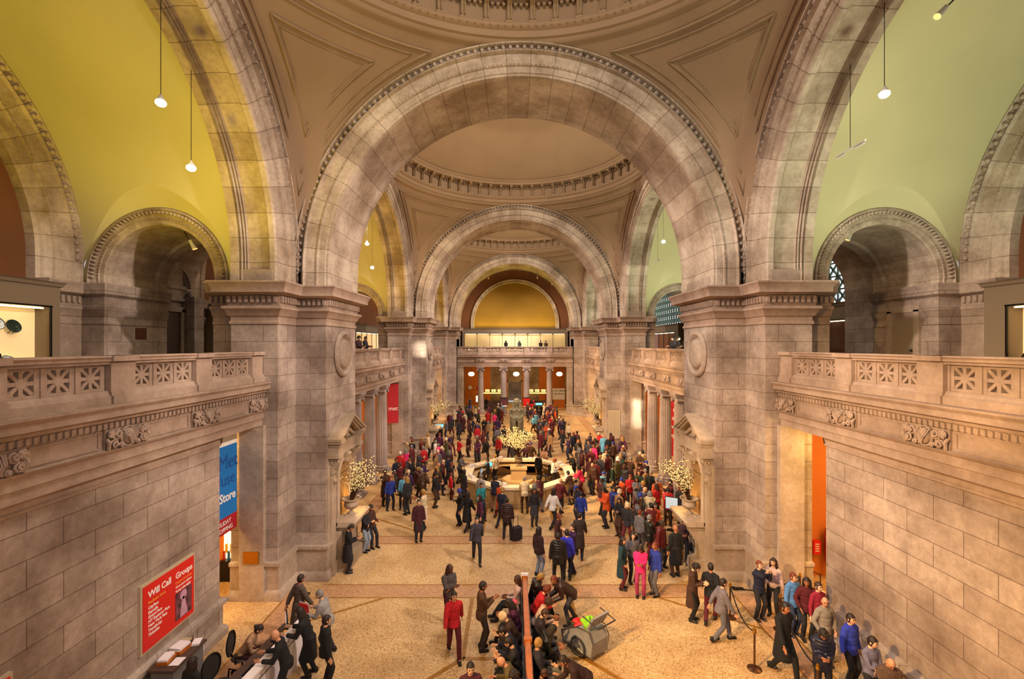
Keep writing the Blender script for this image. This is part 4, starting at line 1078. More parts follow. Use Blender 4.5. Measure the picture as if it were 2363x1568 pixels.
def body_mesh(pn):
    if ('b', pn) in CACHE: return CACHE[('b', pn)]
    S = POSES[pn]; mb = MB(); R_ = S['R']
    def ring(c, rx, ry): mb.ell(c, (rx, ry, .10), 12, 8, rot=R_.to_euler())
    ring(S['P'], .145, .10); ring(S['waist'], .125, .09); ring(S['chest'], .155, .10); ring(S['chest']+R_ @ Vector((0, 0, .07)), .16, .09)
    mb.tube([S['P'], S['waist'], S['chest'], S['nb']], [.10, .09, .095, .06], 12)
    mb.tube([S['nb']-R_ @ Vector((0,0,.06)), S['nb'], S['neck'], S['head']], [.07, .056, .05, .05], 12)
    for k in 'rl':
        mb.tube([S['chest']+R_ @ Vector((0,0,.07)), S['sh'+k], S['el'+k], S['ha'+k]], [.07, .056, .04, .028], 10)
        d = (S['ha'+k]-S['el'+k]).normalized(); mb.ell(S['ha'+k]+d*.045, (.02, .04, .052), 8, 6, rot=d.to_track_quat('Z', 'Y').to_euler())
        mb.tube([S['P'], S['hp'+k], S['kn'+k], S['kn'+k].lerp(S['an'+k], .35), S['an'+k]], [.09, .085, .055, .054, .036], 10)
        an = S['an'+k]; mb.tube([an+Vector((0,.03,-.04)), an+Vector((0,-.06,-.045)), an+Vector((0,-.17,-.06))], [.035, .036, .022], 8)
    me = fuse(mb, .022, 2); ex = MB(); head_mb(ex, S)
    for s, k in ((-1, 'r'), (1, 'l')): hand_mb(ex, S['ha'+k], S['ha'+k]-S['el'+k], s, 'phone' in pn or 'camera' in pn or 'raised' in pn)
    me = merged(me, ex); CACHE[('b', pn)] = me; return me
def coat_mesh(pn, kind):
    if ('c', pn, kind) in CACHE: return CACHE[('c', pn, kind)]
    S = POSES[pn]; mb = MB(); R_ = S['R']; e = R_.to_euler(); th = {'top': .008, 'jacket': .022, 'puffer': .042, 'coat': .026}[kind]
    def ring(c, rx, ry, rz=.1): mb.ell(c, (rx+th, ry+th, rz), 14, 8, rot=e)
    up = R_ @ Vector((0, 0, 1))
    ring(S['chest']+up*.06, .155, .10, .10); ring(S['chest'], .165, .11, .13); ring(S['waist']+up*.08, .15, .11, .13); ring(S['waist'], .142, .11, .14); ring(S['P']+up*.03, .158, .12, .13)
    ring(S['nb']-up*.05, .09, .075, .06); mb.tube([S['nb']-up*.05, S['nb']+up*.025], [.085+th, .072+th], 12)
    for k in 'rl':
        shi = (S['nb']-up*.05).lerp(S['sh'+k], .62)+up*.012
        mb.tube([S['nb']-up*.05, shi, S['sh'+k], S['sh'+k].lerp(S['el'+k], .3), S['el'+k], S['ha'+k]-(S['ha'+k]-S['el'+k]).normalized()*.01], [.065+th, .06+th, .058+th, .055+th, .045+th, .036+th*.7], 12)
    if kind == 'puffer':
        for q in range(7): c = S['P'].lerp(S['nb'], q/6); ring(c+up*.0, .158, .125, .05)
    if not S['sit']:
        hem = {'top': .88, 'jacket': .80, 'puffer': .74, 'coat': .42}[kind]; z = S['P'].z
        if pn == 'bend': hem = max(hem, .72)
        k = 6; pts = [(S['P'].x, S['P'].y+.01, z+.05-(z+.05-hem)*i/k) for i in range(k+1)]
        for i in range(k): 
            wv = .0 if kind != 'coat' else .035*i/k
            sp = .0 if 'walk' not in pn else .05*i/k
            mb.lathe([(.001, pts[i][2]), (1, pts[i][2]), (1, pts[i+1][2]), (.001, pts[i+1][2])], (pts[i][0], pts[i][1], 0), 16, sx=.155+th+wv, sy=.125+th+wv+sp)
    elif kind in ('coat', 'jacket', 'puffer'):
        for k in 'rl': mb.tube([S['hp'+k], S['hp'+k].lerp(S['kn'+k], .45 if kind != 'coat' else .8)], [.125+th, .10+th], 12)
    me = fuse(mb, .021, 2); me.materials.append(M['skin0']); CACHE[('c', pn, kind)] = me; return me
def legs_mesh(pn, kind):
    if ('t', pn, kind) in CACHE: return CACHE[('t', pn, kind)]
    S = POSES[pn]; mb = MB(); mb.ell(S['P'], (.158, .118, .12), 12, 8)
    for k in 'rl':
        an = S['an'+k]; mb.tube([S['P'], S['hp'+k], S['kn'+k], S['kn'+k].lerp(an, .4), an+Vector((0, 0, -.035))], [.10, .096, .07, .066, .056], 12)
    if kind == 'skirt' and not S['sit']: mb.lathe([(.001,.95),(.16,.95),(.2,.5),(.001,.5)], (0, S['P'].y, 0), 14)
    me = fuse(mb, .021, 2); me.materials.append(M['skin0']); CACHE[('t', pn, kind)] = me; return me
def shoe_mesh():
    if 'shoe' in CACHE: return CACHE['shoe']
    mb = MB(); mb.ell((0, -.055, .035), (.045, .14, .04), 12, 8); mb.ell((0, .03, .06), (.042, .06, .055), 10, 7); mb.box(-.042, .042, -.17, .075, 0, .022); mb.tube([(0,.02,.05),(0,.02,.12)], [.046,.048], 10)
    me = fuse(mb, .014, 1); me.materials.append(M['skin0']); CACHE['shoe'] = me; return me
def hair_mesh(kind):
    if ('h', kind) in CACHE: return CACHE[('h', kind)]
    mb = MB()
    def cap(rx, ry, rz, zc=.012, yc=.012, cut=-.15):
        nu, nv = 18, 12; vs = []
        for i in range(nv+1):
            t = -.9+(pi/2+.9)*i/nv
            for j in range(nu):
                a = 2*pi*j/nu; x, y, z = cos(t)*cos(a), cos(t)*sin(a), sin(t)
                if y < -.35 and z < .42: z = .42+.0*z; 
                vs.append((rx*x, ry*y+yc, rz*z+zc))
        mb.add(vs, [(i*nu+j, i*nu+(j+1) % nu, (i+1)*nu+(j+1) % nu, (i+1)*nu+j) for i in range(nv) for j in range(nu)])
    if kind == 'short': cap(.084, .103, .122); mb.ell((0, .055, -.02), (.068, .05, .07), 12, 8)
    elif kind == 'curly':
        cap(.088, .106, .126); rr_ = random.Random(3)
        for i in range(60):
            a = rr_.uniform(0, 2*pi); t = rr_.uniform(-.3, 1.5); y = sin(a)*cos(t)
            if y < -.4 and sin(t) < .45: continue
            mb.ell((.09*cos(a)*cos(t), .105*y+.02, .12*sin(t)), .03, 6, 4)
    elif kind == 'long':
        cap(.087, .106, .124)
        for i in range(9):
            a = -.25+(pi+.5)*i/8; x, y = .08*cos(a), .085*sin(a)+.012
            mb.tube([(x*.95, y*.9, .05), (x*1.05, y*1.05, -.06), (x*1.1, y*1.0+.01, -.16), (x*.95, y*.9+.02, -.24)], [.03, .032, .03, .016], 7)
    elif kind == 'bun': cap(.083, .102, .12); mb.ell((0, .115, .03), (.045, .04, .045), 12, 8)
    elif kind == 'beanie':
        nu = 18; prof = [(1.08, -.02), (1.12, .0), (1.12, .045), (1.07, .05), (1.03, .09), (.8, .13), (.4, .15), (.001, .155)]
        mb.lathe(prof, (0, .008, .0), 18, sx=.082, sy=.102); mb.ell((0, .05, -.03), (.07, .05, .06), 10, 7)
    elif kind == 'cap':
        mb.lathe([(1.06,.02),(1.08,.04),(1.02,.08),(.75,.118),(.3,.13),(.001,.132)], (0, .006, 0), 18, sx=.082, sy=.102); mb.ell((0, -.12, .035), (.06, .055, .009), 12, 6); mb.ell((0, .05, -.02), (.07, .05, .06), 10, 7)
    me = mb.build('tmp', M['skin0'], smooth=70); d = me.data; bpy.data.objects.remove(me); CACHE[('h', kind)] = d; return d
SKIN = ['#c98f6c', '#d9a27d', '#a86b48', '#e0b08c', '#6e4128', '#bd7f58']
for i, c_ in enumerate(SKIN): M['skin%d' % i] = plain('skin_tone', c_, 0.5)
CMAT = {}
def cloth(col, rough=.85):
    if (col, rough) not in CMAT: CMAT[(col, rough)] = plain('cloth_'+col.strip('#'), col, rough, noise=.18, nscale=9)
    return CMAT[(col, rough)]
PCOL = {'black': '#0c0b0d', 'charcoal': '#1f1d22', 'dark grey': '#35323a', 'grey': '#5e5b60', 'navy blue': '#12162e', 'blue': '#1c2f86', 'light blue': '#5fa0c4', 'red': '#b3121a', 'dark red': '#520d16', 'maroon': '#3c0d18',
        'pink': '#d6256f', 'purple': '#371845', 'brown': '#3f2413', 'tan': '#8d6a44', 'cream': '#cdb997', 'white': '#d5cfc8', 'orange': '#c34a1b', 'olive': '#45421f', 'dark green': '#14301f', 'teal': '#1d7f83', 'plum': '#4d1a3a'}
HCOL = {'black': '#0b0806', 'dark brown': '#20120a', 'brown': '#3c2010', 'blond': '#9a7438', 'grey': '#77716c', 'red': '#6b2a10'}
def opart(name, me, root, mat, slots=1):
    o = bpy.data.objects.new(name, me); C.objects.link(o); o.parent = root
    if mat is not None: o.material_slots[0].link = 'OBJECT'; o.material_slots[0].material = mat
    return o
npeople = 0; SEEN = set()
def person(label, x, y, rz, pn='stand', coat='jacket', ccol='black', legs='trousers', lcol='charcoal', hair='short', hcol='dark brown', skin=None, h=1.0, z=0.0, group='visitors in the hall', scol='#0e0b0a', rr_=None):
    """rz = 0 faces the camera end of the hall"""
    global npeople
    if skin is None: skin = (npeople*7+npeople//3) % 6 if npeople % 4 == 0 else npeople % 4 % 4
    npeople += 1; S = POSES[pn]
    t = thing('person', label, 'person', (x, y, z), rz, group); t.scale = (h, h, h); SEEN.add(label)
    opart('body', body_mesh(pn), t, M['skin%d' % skin])
    opart('coat' if coat == 'coat' else ('jacket' if coat in ('jacket', 'puffer') else 'sweater'), coat_mesh(pn, coat), t, cloth(PCOL.get(ccol, ccol), .45 if coat == 'puffer' else .85))
    opart(legs, legs_mesh(pn, legs), t, cloth(PCOL.get(lcol, lcol)))
    if hair != 'bald':
        hh = opart('hat' if hair in ('beanie', 'cap') else 'hair', hair_mesh(hair), t, cloth(HCOL.get(hcol, PCOL.get(hcol, hcol)), .6))
        hh.location = S['head']; hh.rotation_euler = S['hr'].to_euler()
    for k in 'rl':
        sh = opart('shoe', shoe_mesh(), t, cloth(scol, .5)); an = S['an'+k]; sh.location = (an.x, an.y, max(0, an.z-.09)); 
        if an.z > .12: sh.rotation_euler = (-.35, 0, 0); sh.location.z += .02
    return t
# ================================================================ SIGNS, DESKS, FURNITURE
def text(s_, parent, loc, rot, size, mat, name='lettering', align='LEFT', ext=.003, sx=1.0, shear=0):
    c = bpy.data.curves.new(name, 'FONT'); c.body = s_; c.size = size; c.extrude = ext; c.align_x = align; c.space_character = .95; c.resolution_u = 2; c.offset = 0.0
    c.materials.append(mat); o = bpy.data.objects.new(name, c); C.objects.link(o); o.parent = parent; o.location = loc; o.rotation_euler = rot; o.scale = (sx, 1, 1)
    if name == 'bold': c.offset = size*.02
    dg = bpy.context.evaluated_depsgraph_get(); me = bpy.data.meshes.new_from_object(o.evaluated_get(dg))
    q_ = bpy.data.objects.new('lettering', me); C.objects.link(q_); q_.parent = parent; q_.location = loc; q_.rotation_euler = rot; q_.scale = (sx, 1, 1)
    bpy.data.objects.remove(o); bpy.data.curves.remove(c); return q_
M['white'] = plain('white_paint', '#e9e4da', 0.5); M['sred'] = plain('red_sign_face', '#d01c16', 0.45); M['syel'] = plain('yellow_lettering', '#e8a13c', 0.5)
M['frame'] = plain('pale_sign_frame', '#b8a688', 0.5); M['paper'] = plain('white_paper', '#e6dfe2', 0.7, noise=.05); M['brassy'] = plain('brass', '#b0802c', 0.25, 0.9)
M['wood'] = plain('oak_rail', '#a85c1c', 0.35, noise=.2, nscale=5); M['darkwood'] = plain('dark_oak', '#2a160b', 0.45, noise=.2, nscale=5); M['counter'] = plain('grey_counter_front', '#6d6a66', 0.6); M['ctop'] = plain('brown_counter_top', '#4a382e', 0.4)
M['screen'] = plain('lit_screen', '#3aa0a8', 0.3, emit=(.25, .8, .85, 1), es=1.6); M['screenw'] = plain('pale_lit_screen', '#99aabb', 0.3, emit=(.55, .68, .75, 1), es=.6)
M['bblue'] = plain('blue_banner_cloth', '#0f6fb8', 0.7, noise=.08, nscale=1.5); M['bdark'] = plain('dark_blue_lettering', '#0b4c90', 0.7); M['banred'] = plain('red_banner_cloth', '#a5101c', 0.7, noise=.12, nscale=3)
M['chrome'] = plain('steel', '#8b8680', 0.25, 0.9); M['bronzep'] = plain('stanchion_bronze', '#6b4a35', 0.3, 0.85); M['rope'] = plain('black_rope', '#0d0b0b', 0.7); M['mesh'] = plain('dark_chair_mesh', '#2b2622', 0.7)
def wallsign(y0, y1, z0, z1, label, full=True):
    t = thing('wall_sign', label, 'sign', (-8.5, (y0+y1)/2, (z0+z1)/2)); w, h = (y1-y0), (z1-z0)
    b = MB(); b.box(.0, .07, -w/2-.05, w/2+.05, -h/2-.05, h/2+.05); b.build('frame', M['frame'], t, smooth=0)
    b = MB(); b.box(.07, .085, -w/2, w/2, -h/2, h/2); b.build('face', M['sred'], t, smooth=0)
    R_ = (pi/2, 0, pi/2); X = .087
    def tx(s_, a, z, sz, m_=M['white'], nm='lettering'): text(s_, t, (X, -w/2+a, h/2-z), R_, sz, m_, nm)
    if full:
        tx('Will Call', .14, .30, .21, nm='bold'); tx('Redeem here', .14, .44, .10, M['syel'])
        for i, q in enumerate(('CityPass', 'Expedia', 'Grand Pass', 'NY Explorer Pass', 'New York Pass', 'Travelocity', 'Ticketlist')): tx(q, .14, .56+.10*i, .095, nm='bold')
        tx('Groups', .98, .30, .20, nm='bold'); tx('Check in for groups', .98, .43, .075, M['syel']); tx('10 or more visitors', .98, .53, .075, nm='bold'); tx('Group rates apply', .98, .63, .075, nm='bold')
        b = MB(); b.box(.085, .092, .16, .72, -.60, .06); pc = b.build('picture', M['pic'], t, smooth=0)
        f = MB(); f.prism([(.30,-.58),(.58,-.58),(.50,-.25),(.46,-.12),(.40,-.12),(.36,-.25)], .092, .096, 0, lambda u, v, w_: (w_, u, v)); f.M = Matrix.Translation((.094, .43, -.07)) @ Matrix.Rotation(pi/2, 4, 'Y'); f.lathe([(.001,0),(.05,.002),(.11,.002),(.12,0)], n=16); f.build('painted_figure', M['picp'], pc, smooth=0)
m, N, L, b = newmat('dark_mauve_picture'); tn = N.new('ShaderNodeTexNoise'); tn.inputs['Scale'].default_value = 5; rp = N.new('ShaderNodeValToRGB'); rp.color_ramp.elements[0].color = rgb('#2c1a2a'); rp.color_ramp.elements[1].color = rgb('#8a4a52'); rp.color_ramp.elements[0].position = .35; rp.color_ramp.elements[1].position = .7; L.new(tn.outputs['Fac'], rp.inputs['Fac']); L.new(rp.outputs['Color'], b.inputs['Base Color']); M['pic'] = m
M['picp'] = plain('pale_mauve_paint', '#b98a9c', 0.6, noise=.2, nscale=12)
wallsign(10.22, 11.85, 1.34, 2.78, 'big red Will Call and Groups sign on the left wall')
wallsign(5.9, 7.52, 1.34, 2.78, 'red sign at the bottom left corner of the photo, mostly cut off', False)
# banner in the left doorway
t = thing('hanging_banner', 'tall blue store banner with red foot hanging in the left doorway', 'banner', (-8.98, 13.7, 0))
b = MB(); b.box(-.008, 0, -1.0, .95, 2.92, 5.08); b.build('blue_cloth', M['bblue'], t, smooth=0)
b = MB(); b.box(-.008, 0, -1.0, .95, 2.42, 2.92); b.build('red_cloth', M['banred'], t, smooth=0)
b = MB(); b.box(-.01, 0.0, -.98, .95, 5.08, 5.52); b.build('white_top', M['white'], t, smooth=0)
b = MB(); b.tube([(0,-1.0,5.54),(0,1.0,5.54)], .02); b.build('pole', M['dark'], t)
RB = (pi/2, 0, pi/2)
text('Met', t, (.006, .02, 4.38), RB, .62, M['bdark'], align='LEFT'); text('Muse', t, (.006, -.28, 3.88), RB, .55, M['bdark']); text('Art Store', t, (.008, -.54, 3.40), RB, .38, M['white'], 'bold')
text('HOLIDAY', t, (.008, -.16, 2.70), RB, .19, M['white']); text('SHOPPING', t, (.008, -.16, 2.50), RB, .19, M['white'])
# things in and beside the two doorways
b = MB(); b.box(-8.79, -8.31, 14.66, 14.695, 1.22, 1.60); tag(b.build('brass_plaque', M['brassy'], smooth=0), 'brass plaque on the pilaster beside the left doorway', 'plaque')
t = thing('lit_shop_display', 'narrow brightly lit glass display glowing in the left doorway below the banner', 'display', (-10.15, 16.1, 0))
b = MB(); b.box(-.22,.22,-.15,.15,0,.7); b.box(-.22,.22,-.15,.15,1.75,1.8); b.build('cabinet', M['dark'], t, smooth=0)
b = MB(); b.box(-.2,.2,.1,.14,.7,1.75); b.build('backlight', plain('display_backlight', '#f5d77a', .5, emit=(1, .8, .4, 1), es=3), t, smooth=0)
for i, c_ in enumerate(('#b01818', '#e0b020', '#2060a0', '#e8e0d0')): b = MB(); b.box(-.15+.08*i,-.09+.08*i,-.05,.02,.7+.25*(i % 2),1.0+.25*(i % 2)); b.build('merchandise', plain('goods', c_, .5), t, smooth=0)
t = thing('fire_alarm_box', 'small red fire alarm box on the orange wall in the right doorway', 'alarm box', (10.36, 16.35, 0))
b = MB(); b.box(-.13,.13,-.12,.04,.82,1.28); b.build('housing', M['sred'], t, smooth=0); b = MB()
for i in range(4): b.box(-.07,.07,-.128,-.12,.92+.08*i,.95+.08*i)
b.build('slots', M['white'], t, smooth=0)
t = thing('fire_hose_cabinet', 'tall red fire cabinet with dark edge in the right doorway', 'fire cabinet', (10.85, 16.15, 0))
b = MB(); b.box(-.26,.26,-.15,.03,.62,1.78); b.build('housing', M['sred'], t, smooth=0); b = MB(); b.box(-.2,.2,-.16,-.15,.8,1.6); b.build('door', plain('dark_red', '#7a0c0c', .4), t, smooth=0); b = MB(); b.tube([(-.2,0,.0),(-.2,0,.62)], .02); b.tube([(.2,0,.0),(.2,0,.62)], .02); b.build('post', M['dark'], t)
# leaflet counter below the sign
t = thing('leaflet_counter', 'grey counter with dark top under the red Will Call sign', 'counter', (-7.95, 10.65, 0))
b = MB(); b.box(-.24,.24,-.5,.5,0,1.0); b.build('body', M['counter'], t, smooth=0); b = MB(); b.box(-.29,.29,-.56,.56,1.0,1.05); b.build('top', M['ctop'], t, smooth=0)
def stack(label, x, y, z, w, l, h, rz=0, cat='papers', mat='paper', tray=False):
    t = thing('paper_stack' if not tray else 'leaflet_tray', label, cat, (x, y, z), rz)
    if tray: b = MB(); b.box(-w/2-.02,w/2+.02,-l/2-.02,l/2+.02,0,h*.55); b.build('tray', M['wood'], t, smooth=0)
    b = MB(); rr_ = random.Random(int(x*100+y*10)); n = 6
    for i in range(n): dx, dy = rr_.uniform(-.01,.01), rr_.uniform(-.01,.01); b.box(-w/2+dx,w/2+dx,-l/2+dy,l/2+dy,h*i/n+.001,h*(i+1)/n)
    b.build('sheets', M[mat], t, smooth=0)
stack('wooden tray of folded leaflets at the near end of the grey counter', -8.05, 10.42, 1.05, .2, .3, .12, .1, tray=True)
stack('larger wooden tray of white leaflets in the middle of the grey counter', -8.0, 10.78, 1.05, .26, .3, .14, -.1, tray=True)
stack('single printed sheets lying at the hall side of the grey counter', -7.79, 10.4, 1.05, .2, .27, .01, .05)
stack('loose white leaflets at the far end of the grey counter', -7.8, 11.05, 1.05, .16, .24, .05, .3)
stack('tan envelopes behind the leaflets on the grey counter', -8.1, 11.06, 1.05, .2, .22, .06, .1, mat='frame')
# membership desk with its monitor
t = thing('service_desk', 'long narrow desk with grey panel front at the lower left', 'desk', (-6.15, 11.1, 0), -.10)
b = MB(); b.box(-.33,.33,-1.35,1.2,.72,.76); b.box(-.33,.33,-1.35,1.2,.0,.03) if False else None; b.build('top', M['ctop'], t, smooth=0)
b = MB(); b.box(.28,.33,-1.35,1.2,.0,.98); b.box(.2,.42,-1.35,1.2,.98,1.02); b.build('front_panel', M['paper'], t, smooth=0)
for yy in (-1.2, 1.05): b = MB(); b.box(-.3,.28,yy,yy+.06,0,.72); b.build('leg', M['counter'], t, smooth=0)
def monitor(label, x, y, z, rz, w=.42, mat='screenw'):
    t = thing('computer_monitor', label, 'monitor', (x, y, z), rz)
    b = MB(); b.obox((0,0,.30), (w,.03,.28)); b.build('housing', M['dark'], t, smooth=0)
    b = MB(); b.obox((0,-.017,.30), (w-.04,.004,.24)); b.build('screen', M[mat], t, smooth=0)
    b = MB(); b.box(-.02,.02,0,.03,0,.2); b.box(-.1,.1,-.06,.08,0,.015); b.build('stand', M['dark'], t, smooth=0)
monitor('flat computer monitor at the far end of the lower left desk', -6.12, 12.0, .76, -pi/2+.5)
t = thing('acrylic_sign_stand', 'clear sign stand holding a red and white card beside the monitor', 'sign stand', (-5.78, 12.24, 1.02), -.4)
b = MB(); b.obox((0,0,.16), (.3,.01,.3), (.15,0,0)); b.build('card', M['sred'], t, smooth=0); b = MB(); b.box(-.16,.16,-.08,.1,0,.01); b.obox((0,.02,.17), (.32,.006,.34), (.15,0,0)); b.build('holder', M['paper'], t, smooth=0)
b = MB(); b.box(-.06,.06,-.05,.05,0,.16); b.box(-.04,.04,-.055,-.05,.04,.12); o = b.build('orange_box', M['syel'], smooth=0); o.location = (-6.0, 11.72, .76); tag(o, 'orange box standing on the lower left desk by the monitor', 'box')
t = thing('card_reader', 'black card reader on a stalk in the middle of the lower left desk', 'card reader', (-6.12, 11.35, .76)); b = MB(); b.tube([(0,0,0),(0,0,.16)], .015); b.box(-.08,.08,-.06,.06,0,.02); b.build('stalk', M['dark'], t); b = MB(); b.obox((0,0,.2), (.1,.16,.03), (.4,0,0)); b.build('keypad', M['dark'], t, smooth=0)
t = thing('keyboard', 'grey keyboard lying near the front of the lower left desk', 'keyboard', (-6.25, 10.5, .76), pi/2-.1); b = MB(); b.box(-.22,.22,-.08,.08,0,.02); b.build('base', M['counter'], t, smooth=0); b = MB()
for i in range(12):
    for j in range(4): b.box(-.2+.034*i,-.172+.034*i,-.065+.034*j,-.037+.034*j,.02,.028)
b.build('keys', M['dark'], t, smooth=0)
def office_chair(label, x, y, rz):
    t = thing('office_chair', label, 'chair', (x, y, 0), rz, 'mesh office chairs')
    b = MB(); b.ell((0,0,.46), (.25,.25,.05), 16, 8); b.build('seat', M['mesh'], t)
    b = MB(); pts = [(.24*cos(a), .26, .82+.28*sin(a)*(1 if sin(a) > 0 else 1.1)) for a in [2*pi*i/20 for i in range(20)]]; b.tube(pts, .018, 6, closed=True); fr = b.build('back_frame', M['dark'], t)
    b = MB(); b.add([(p[0]*.97, p[1]+.03*(1-abs(p[0])*3), p[2]) for p in pts], [tuple(range(20))]); b.build('back_mesh', M['mesh'], fr)
    b = MB(); b.tube([(0,.26,.55),(0,.2,.42),(0,0,.42),(0,0,.1)], .025, 8)
    for i in range(5): a = 2*pi*i/5; b.tube([(0,0,.12),(.28*cos(a),.28*sin(a),.07)], .02, 6); b.ell((.28*cos(a),.28*sin(a),.035), .035, 8, 6)
    b.build('base', M['dark'], t)
    for s in (-1, 1): b = MB(); b.tube([(s*.25,.05,.44),(s*.28,.05,.62),(s*.28,-.14,.63)], .02, 6); b.build('armrest', M['dark'], t)
office_chair('mesh office chair with a seated clerk behind the lower left desk', -6.95, 11.45, pi/2+.15)
office_chair('empty mesh office chair nearest the bottom of the lower left desk', -6.9, 10.5, pi/2-.3)
# long double bench with oak back rail
t = thing('double_bench', 'long double sided oak bench with a tall central rail in the lower middle', 'bench', (.085, 11.3, 0))
b = MB(); b.box(-.055,.055,-2.9,3.0,.96,1.02); b.box(-.075,.075,-2.9,3.0,.93,.965); b.box(-.10,.10,-.12,.02,.9,1.05); b.box(-.09,.09,2.92,3.04,.3,1.06); b.build('top_rail', M['wood'], t, smooth=0)
b = MB(); b.box(-.025,.025,-2.9,3.0,.42,.93); b.build('backrest', M['darkwood'], t, smooth=0)
for s in (-1, 1): b = MB(); b.box(s*.02,s*.48,-2.9,3.0,.40,.45); b.box(s*.46,s*.485,-2.9,3.0,.34,.45); b.build('seat', M['darkwood'], t, smooth=0)
for yy in (-2.8, -1.4, -.05, 1.4, 2.9): b = MB(); b.box(-.46,.46,yy-.04,yy+.04,0,.40); b.build('leg', M['darkwood'], t, smooth=0)
b = MB(); b.box(-.11,.11,2.93,3.0,1.06,1.13); b.build('end_cap', M['paper'], t, smooth=0)
for yy in (-.1,): 
    b = MB(); b.ell((-.07,yy-.12,.955), (.03,.02,.012), 8, 5); b.ell((.07,yy-.12,.955), (.03,.02,.012), 8, 5); b.build('brass_stud', M['chrome'], t)
# child trailer stroller
t = thing('child_trailer', 'two-wheeled grey child trailer stroller with green and red bundles by the bench', 'stroller', at(1352, 1500), -.9)
M['tgrey'] = plain('trailer_fabric', '#8d8a88', .7, noise=.1); M['lime'] = plain('lime_cloth', '#86c81a', .8); M['tdark'] = plain('trailer_dark', '#2b292b', .7)
b = MB(); b.prism([(-.55,.12),(.45,.12),(.50,.50),(.36,.72),(-.05,.66),(-.62,.34)], -.30, .30, 0, lambda u, v, w_: (u, w_, v)); b.build('body', M['tgrey'], t, smooth=0)
b = MB(); b.tube([(-.62,-.31,.36),(-.05,-.31,.70),(.38,-.31,.76),(.53,-.31,.52),(.46,-.31,.10),(-.55,-.31,.10)], .016, 6, closed=True); b.tube([(-.62,.31,.36),(-.05,.31,.70),(.38,.31,.76),(.53,.31,.52),(.46,.31,.10),(-.55,.31,.10)], .016, 6, closed=True); b.tube([(-.55,-.31,.1),(-.55,.31,.1)], .016); b.build('frame', M['chrome'], t)
b = MB(); b.obox((-.32,0,.515), (.5,.5,.02), (0,-.51,0)); b.build('opening', M['tdark'], t, smooth=0)
for s in (-1, 1):
    b = MB(); cc = (.05, s*.37, .25); b.tube([(cc[0]+.235*cos(a), cc[1], cc[2]+.235*sin(a)) for a in [2*pi*i/32 for i in range(32)]], .016, 6, closed=True); wh = b.build('wheel', M['tdark'], t)
    b = MB(); b.tube([(cc[0]+.21*cos(a), cc[1], cc[2]+.21*sin(a)) for a in [2*pi*i/32 for i in range(32)]], .009, 5, closed=True)
    for i in range(16): a = 2*pi*i/16; b.tube([(cc[0], cc[1]+s*.02, cc[2]), (cc[0]+.21*cos(a), cc[1], cc[2]+.21*sin(a))], .003, 4)
    b.tube([(cc[0],s*.3,.25),(cc[0],s*.40,.25)], .02, 8); b.build('rim_and_spokes', M['chrome'], wh)
b = MB(); b.obox((.42,0,.98), (.05,.62,.42), (0,.5,0)); 
for i in range(4): b.ell((.42,-.22+.15*i,.98), (.05,.07,.2), 8, 6, rot=(0,.5,0))
b.build('rear_canopy', M['tgrey'], t); b = MB(); b.tube([(.2,-.33,1.1),(.72,-.33,1.0)], .014); b.tube([(.2,.33,1.1),(.72,.33,1.0)], .014); b.tube([(.72,-.33,1.0),(.72,.33,1.0)], .018); b.build('push_handle', M['tdark'], t)
loc = Vector(at(1352, 1500)); Rz = Matrix.Rotation(-.9, 3, 'Z')
def onto(x, y, z): return loc+Rz @ Vector((x, y, z))
b = MB(); rr = random.Random(9)
for i in range(9): b.ell((rr.uniform(-.16,.16), rr.uniform(-.22,.22), rr.uniform(0,.1)), (.12,.1,.06), 10, 6, rot=(rr.uniform(-1,1),rr.uniform(-1,1),0))
me = fuse(b, .02, 2); me.materials.append(M['lime']); o = bpy.data.objects.new('jacket_bundle', me); C.objects.link(o); o.location = onto(.14,0,.76); tag(o, 'crumpled lime green jacket on top of the child trailer', 'jacket')
b = MB()
for i in range(7): b.ell((rr.uniform(-.1,.1), rr.uniform(-.14,.14), rr.uniform(0,.06)), (.09,.08,.05), 10, 6)
me = fuse(b, .02, 2); me.materials.append(M['sred']); o = bpy.data.objects.new('blanket_bundle', me); C.objects.link(o); o.location = onto(-.28,.0,.58); tag(o, 'red and yellow blanket bundle in the trailer opening', 'blanket')

# ---- queue stanchions and ropes
def stanchion(label, x, y, g='bronze rope stanchions of the right queue'):
    t = thing('rope_stanchion', label, 'stanchion', (x, y, 0), 0, g)
    b = MB(); b.lathe([(.001,0),(.17,0),(.17,.02),(.12,.04),(.03,.06),(.001,.06)], n=24); b.build('base', M['bronzep'], t)
    b = MB(); b.tube([(0,0,.05),(0,0,.92)], .025, 10); b.build('post', M['bronzep'], t)
    b = MB(); b.lathe([(.03,.90),(.045,.92),(.045,.97),(.03,.98),(.04,1.0),(.03,1.03),(.001,1.04)], n=16); b.build('finial', M['brassy'], t)
def rope(label, a, b_, sag=.28):
    a = Vector(a); b_ = Vector(b_); P = [a.lerp(b_, i/12)-Vector((0,0,sag*4*(i/12)*(1-i/12))) for i in range(13)]
    m = MB(); m.tube(P, .017, 7); tag(m.build('queue_rope', M['rope']), label, 'rope', 'black queue ropes')
ST = [(at(1685, 1426), 'bronze stanchion at the head of the right queue, beside the pier plinth'), (at(1741, 1545), 'bronze stanchion with round foot nearest the open floor at lower right'), (at(1887, 1640), 'bronze stanchion at the bottom edge amid the right queue'), (at(1800, 1455), 'stanchion behind the tall dark figure of the right queue'), (at(1846, 1400), 'stanchion by the right doorway pilaster')]
for p, lb in ST: stanchion(lb, p.x, p.y)
P = [Vector((p.x, p.y, .95)) for p, _ in ST]
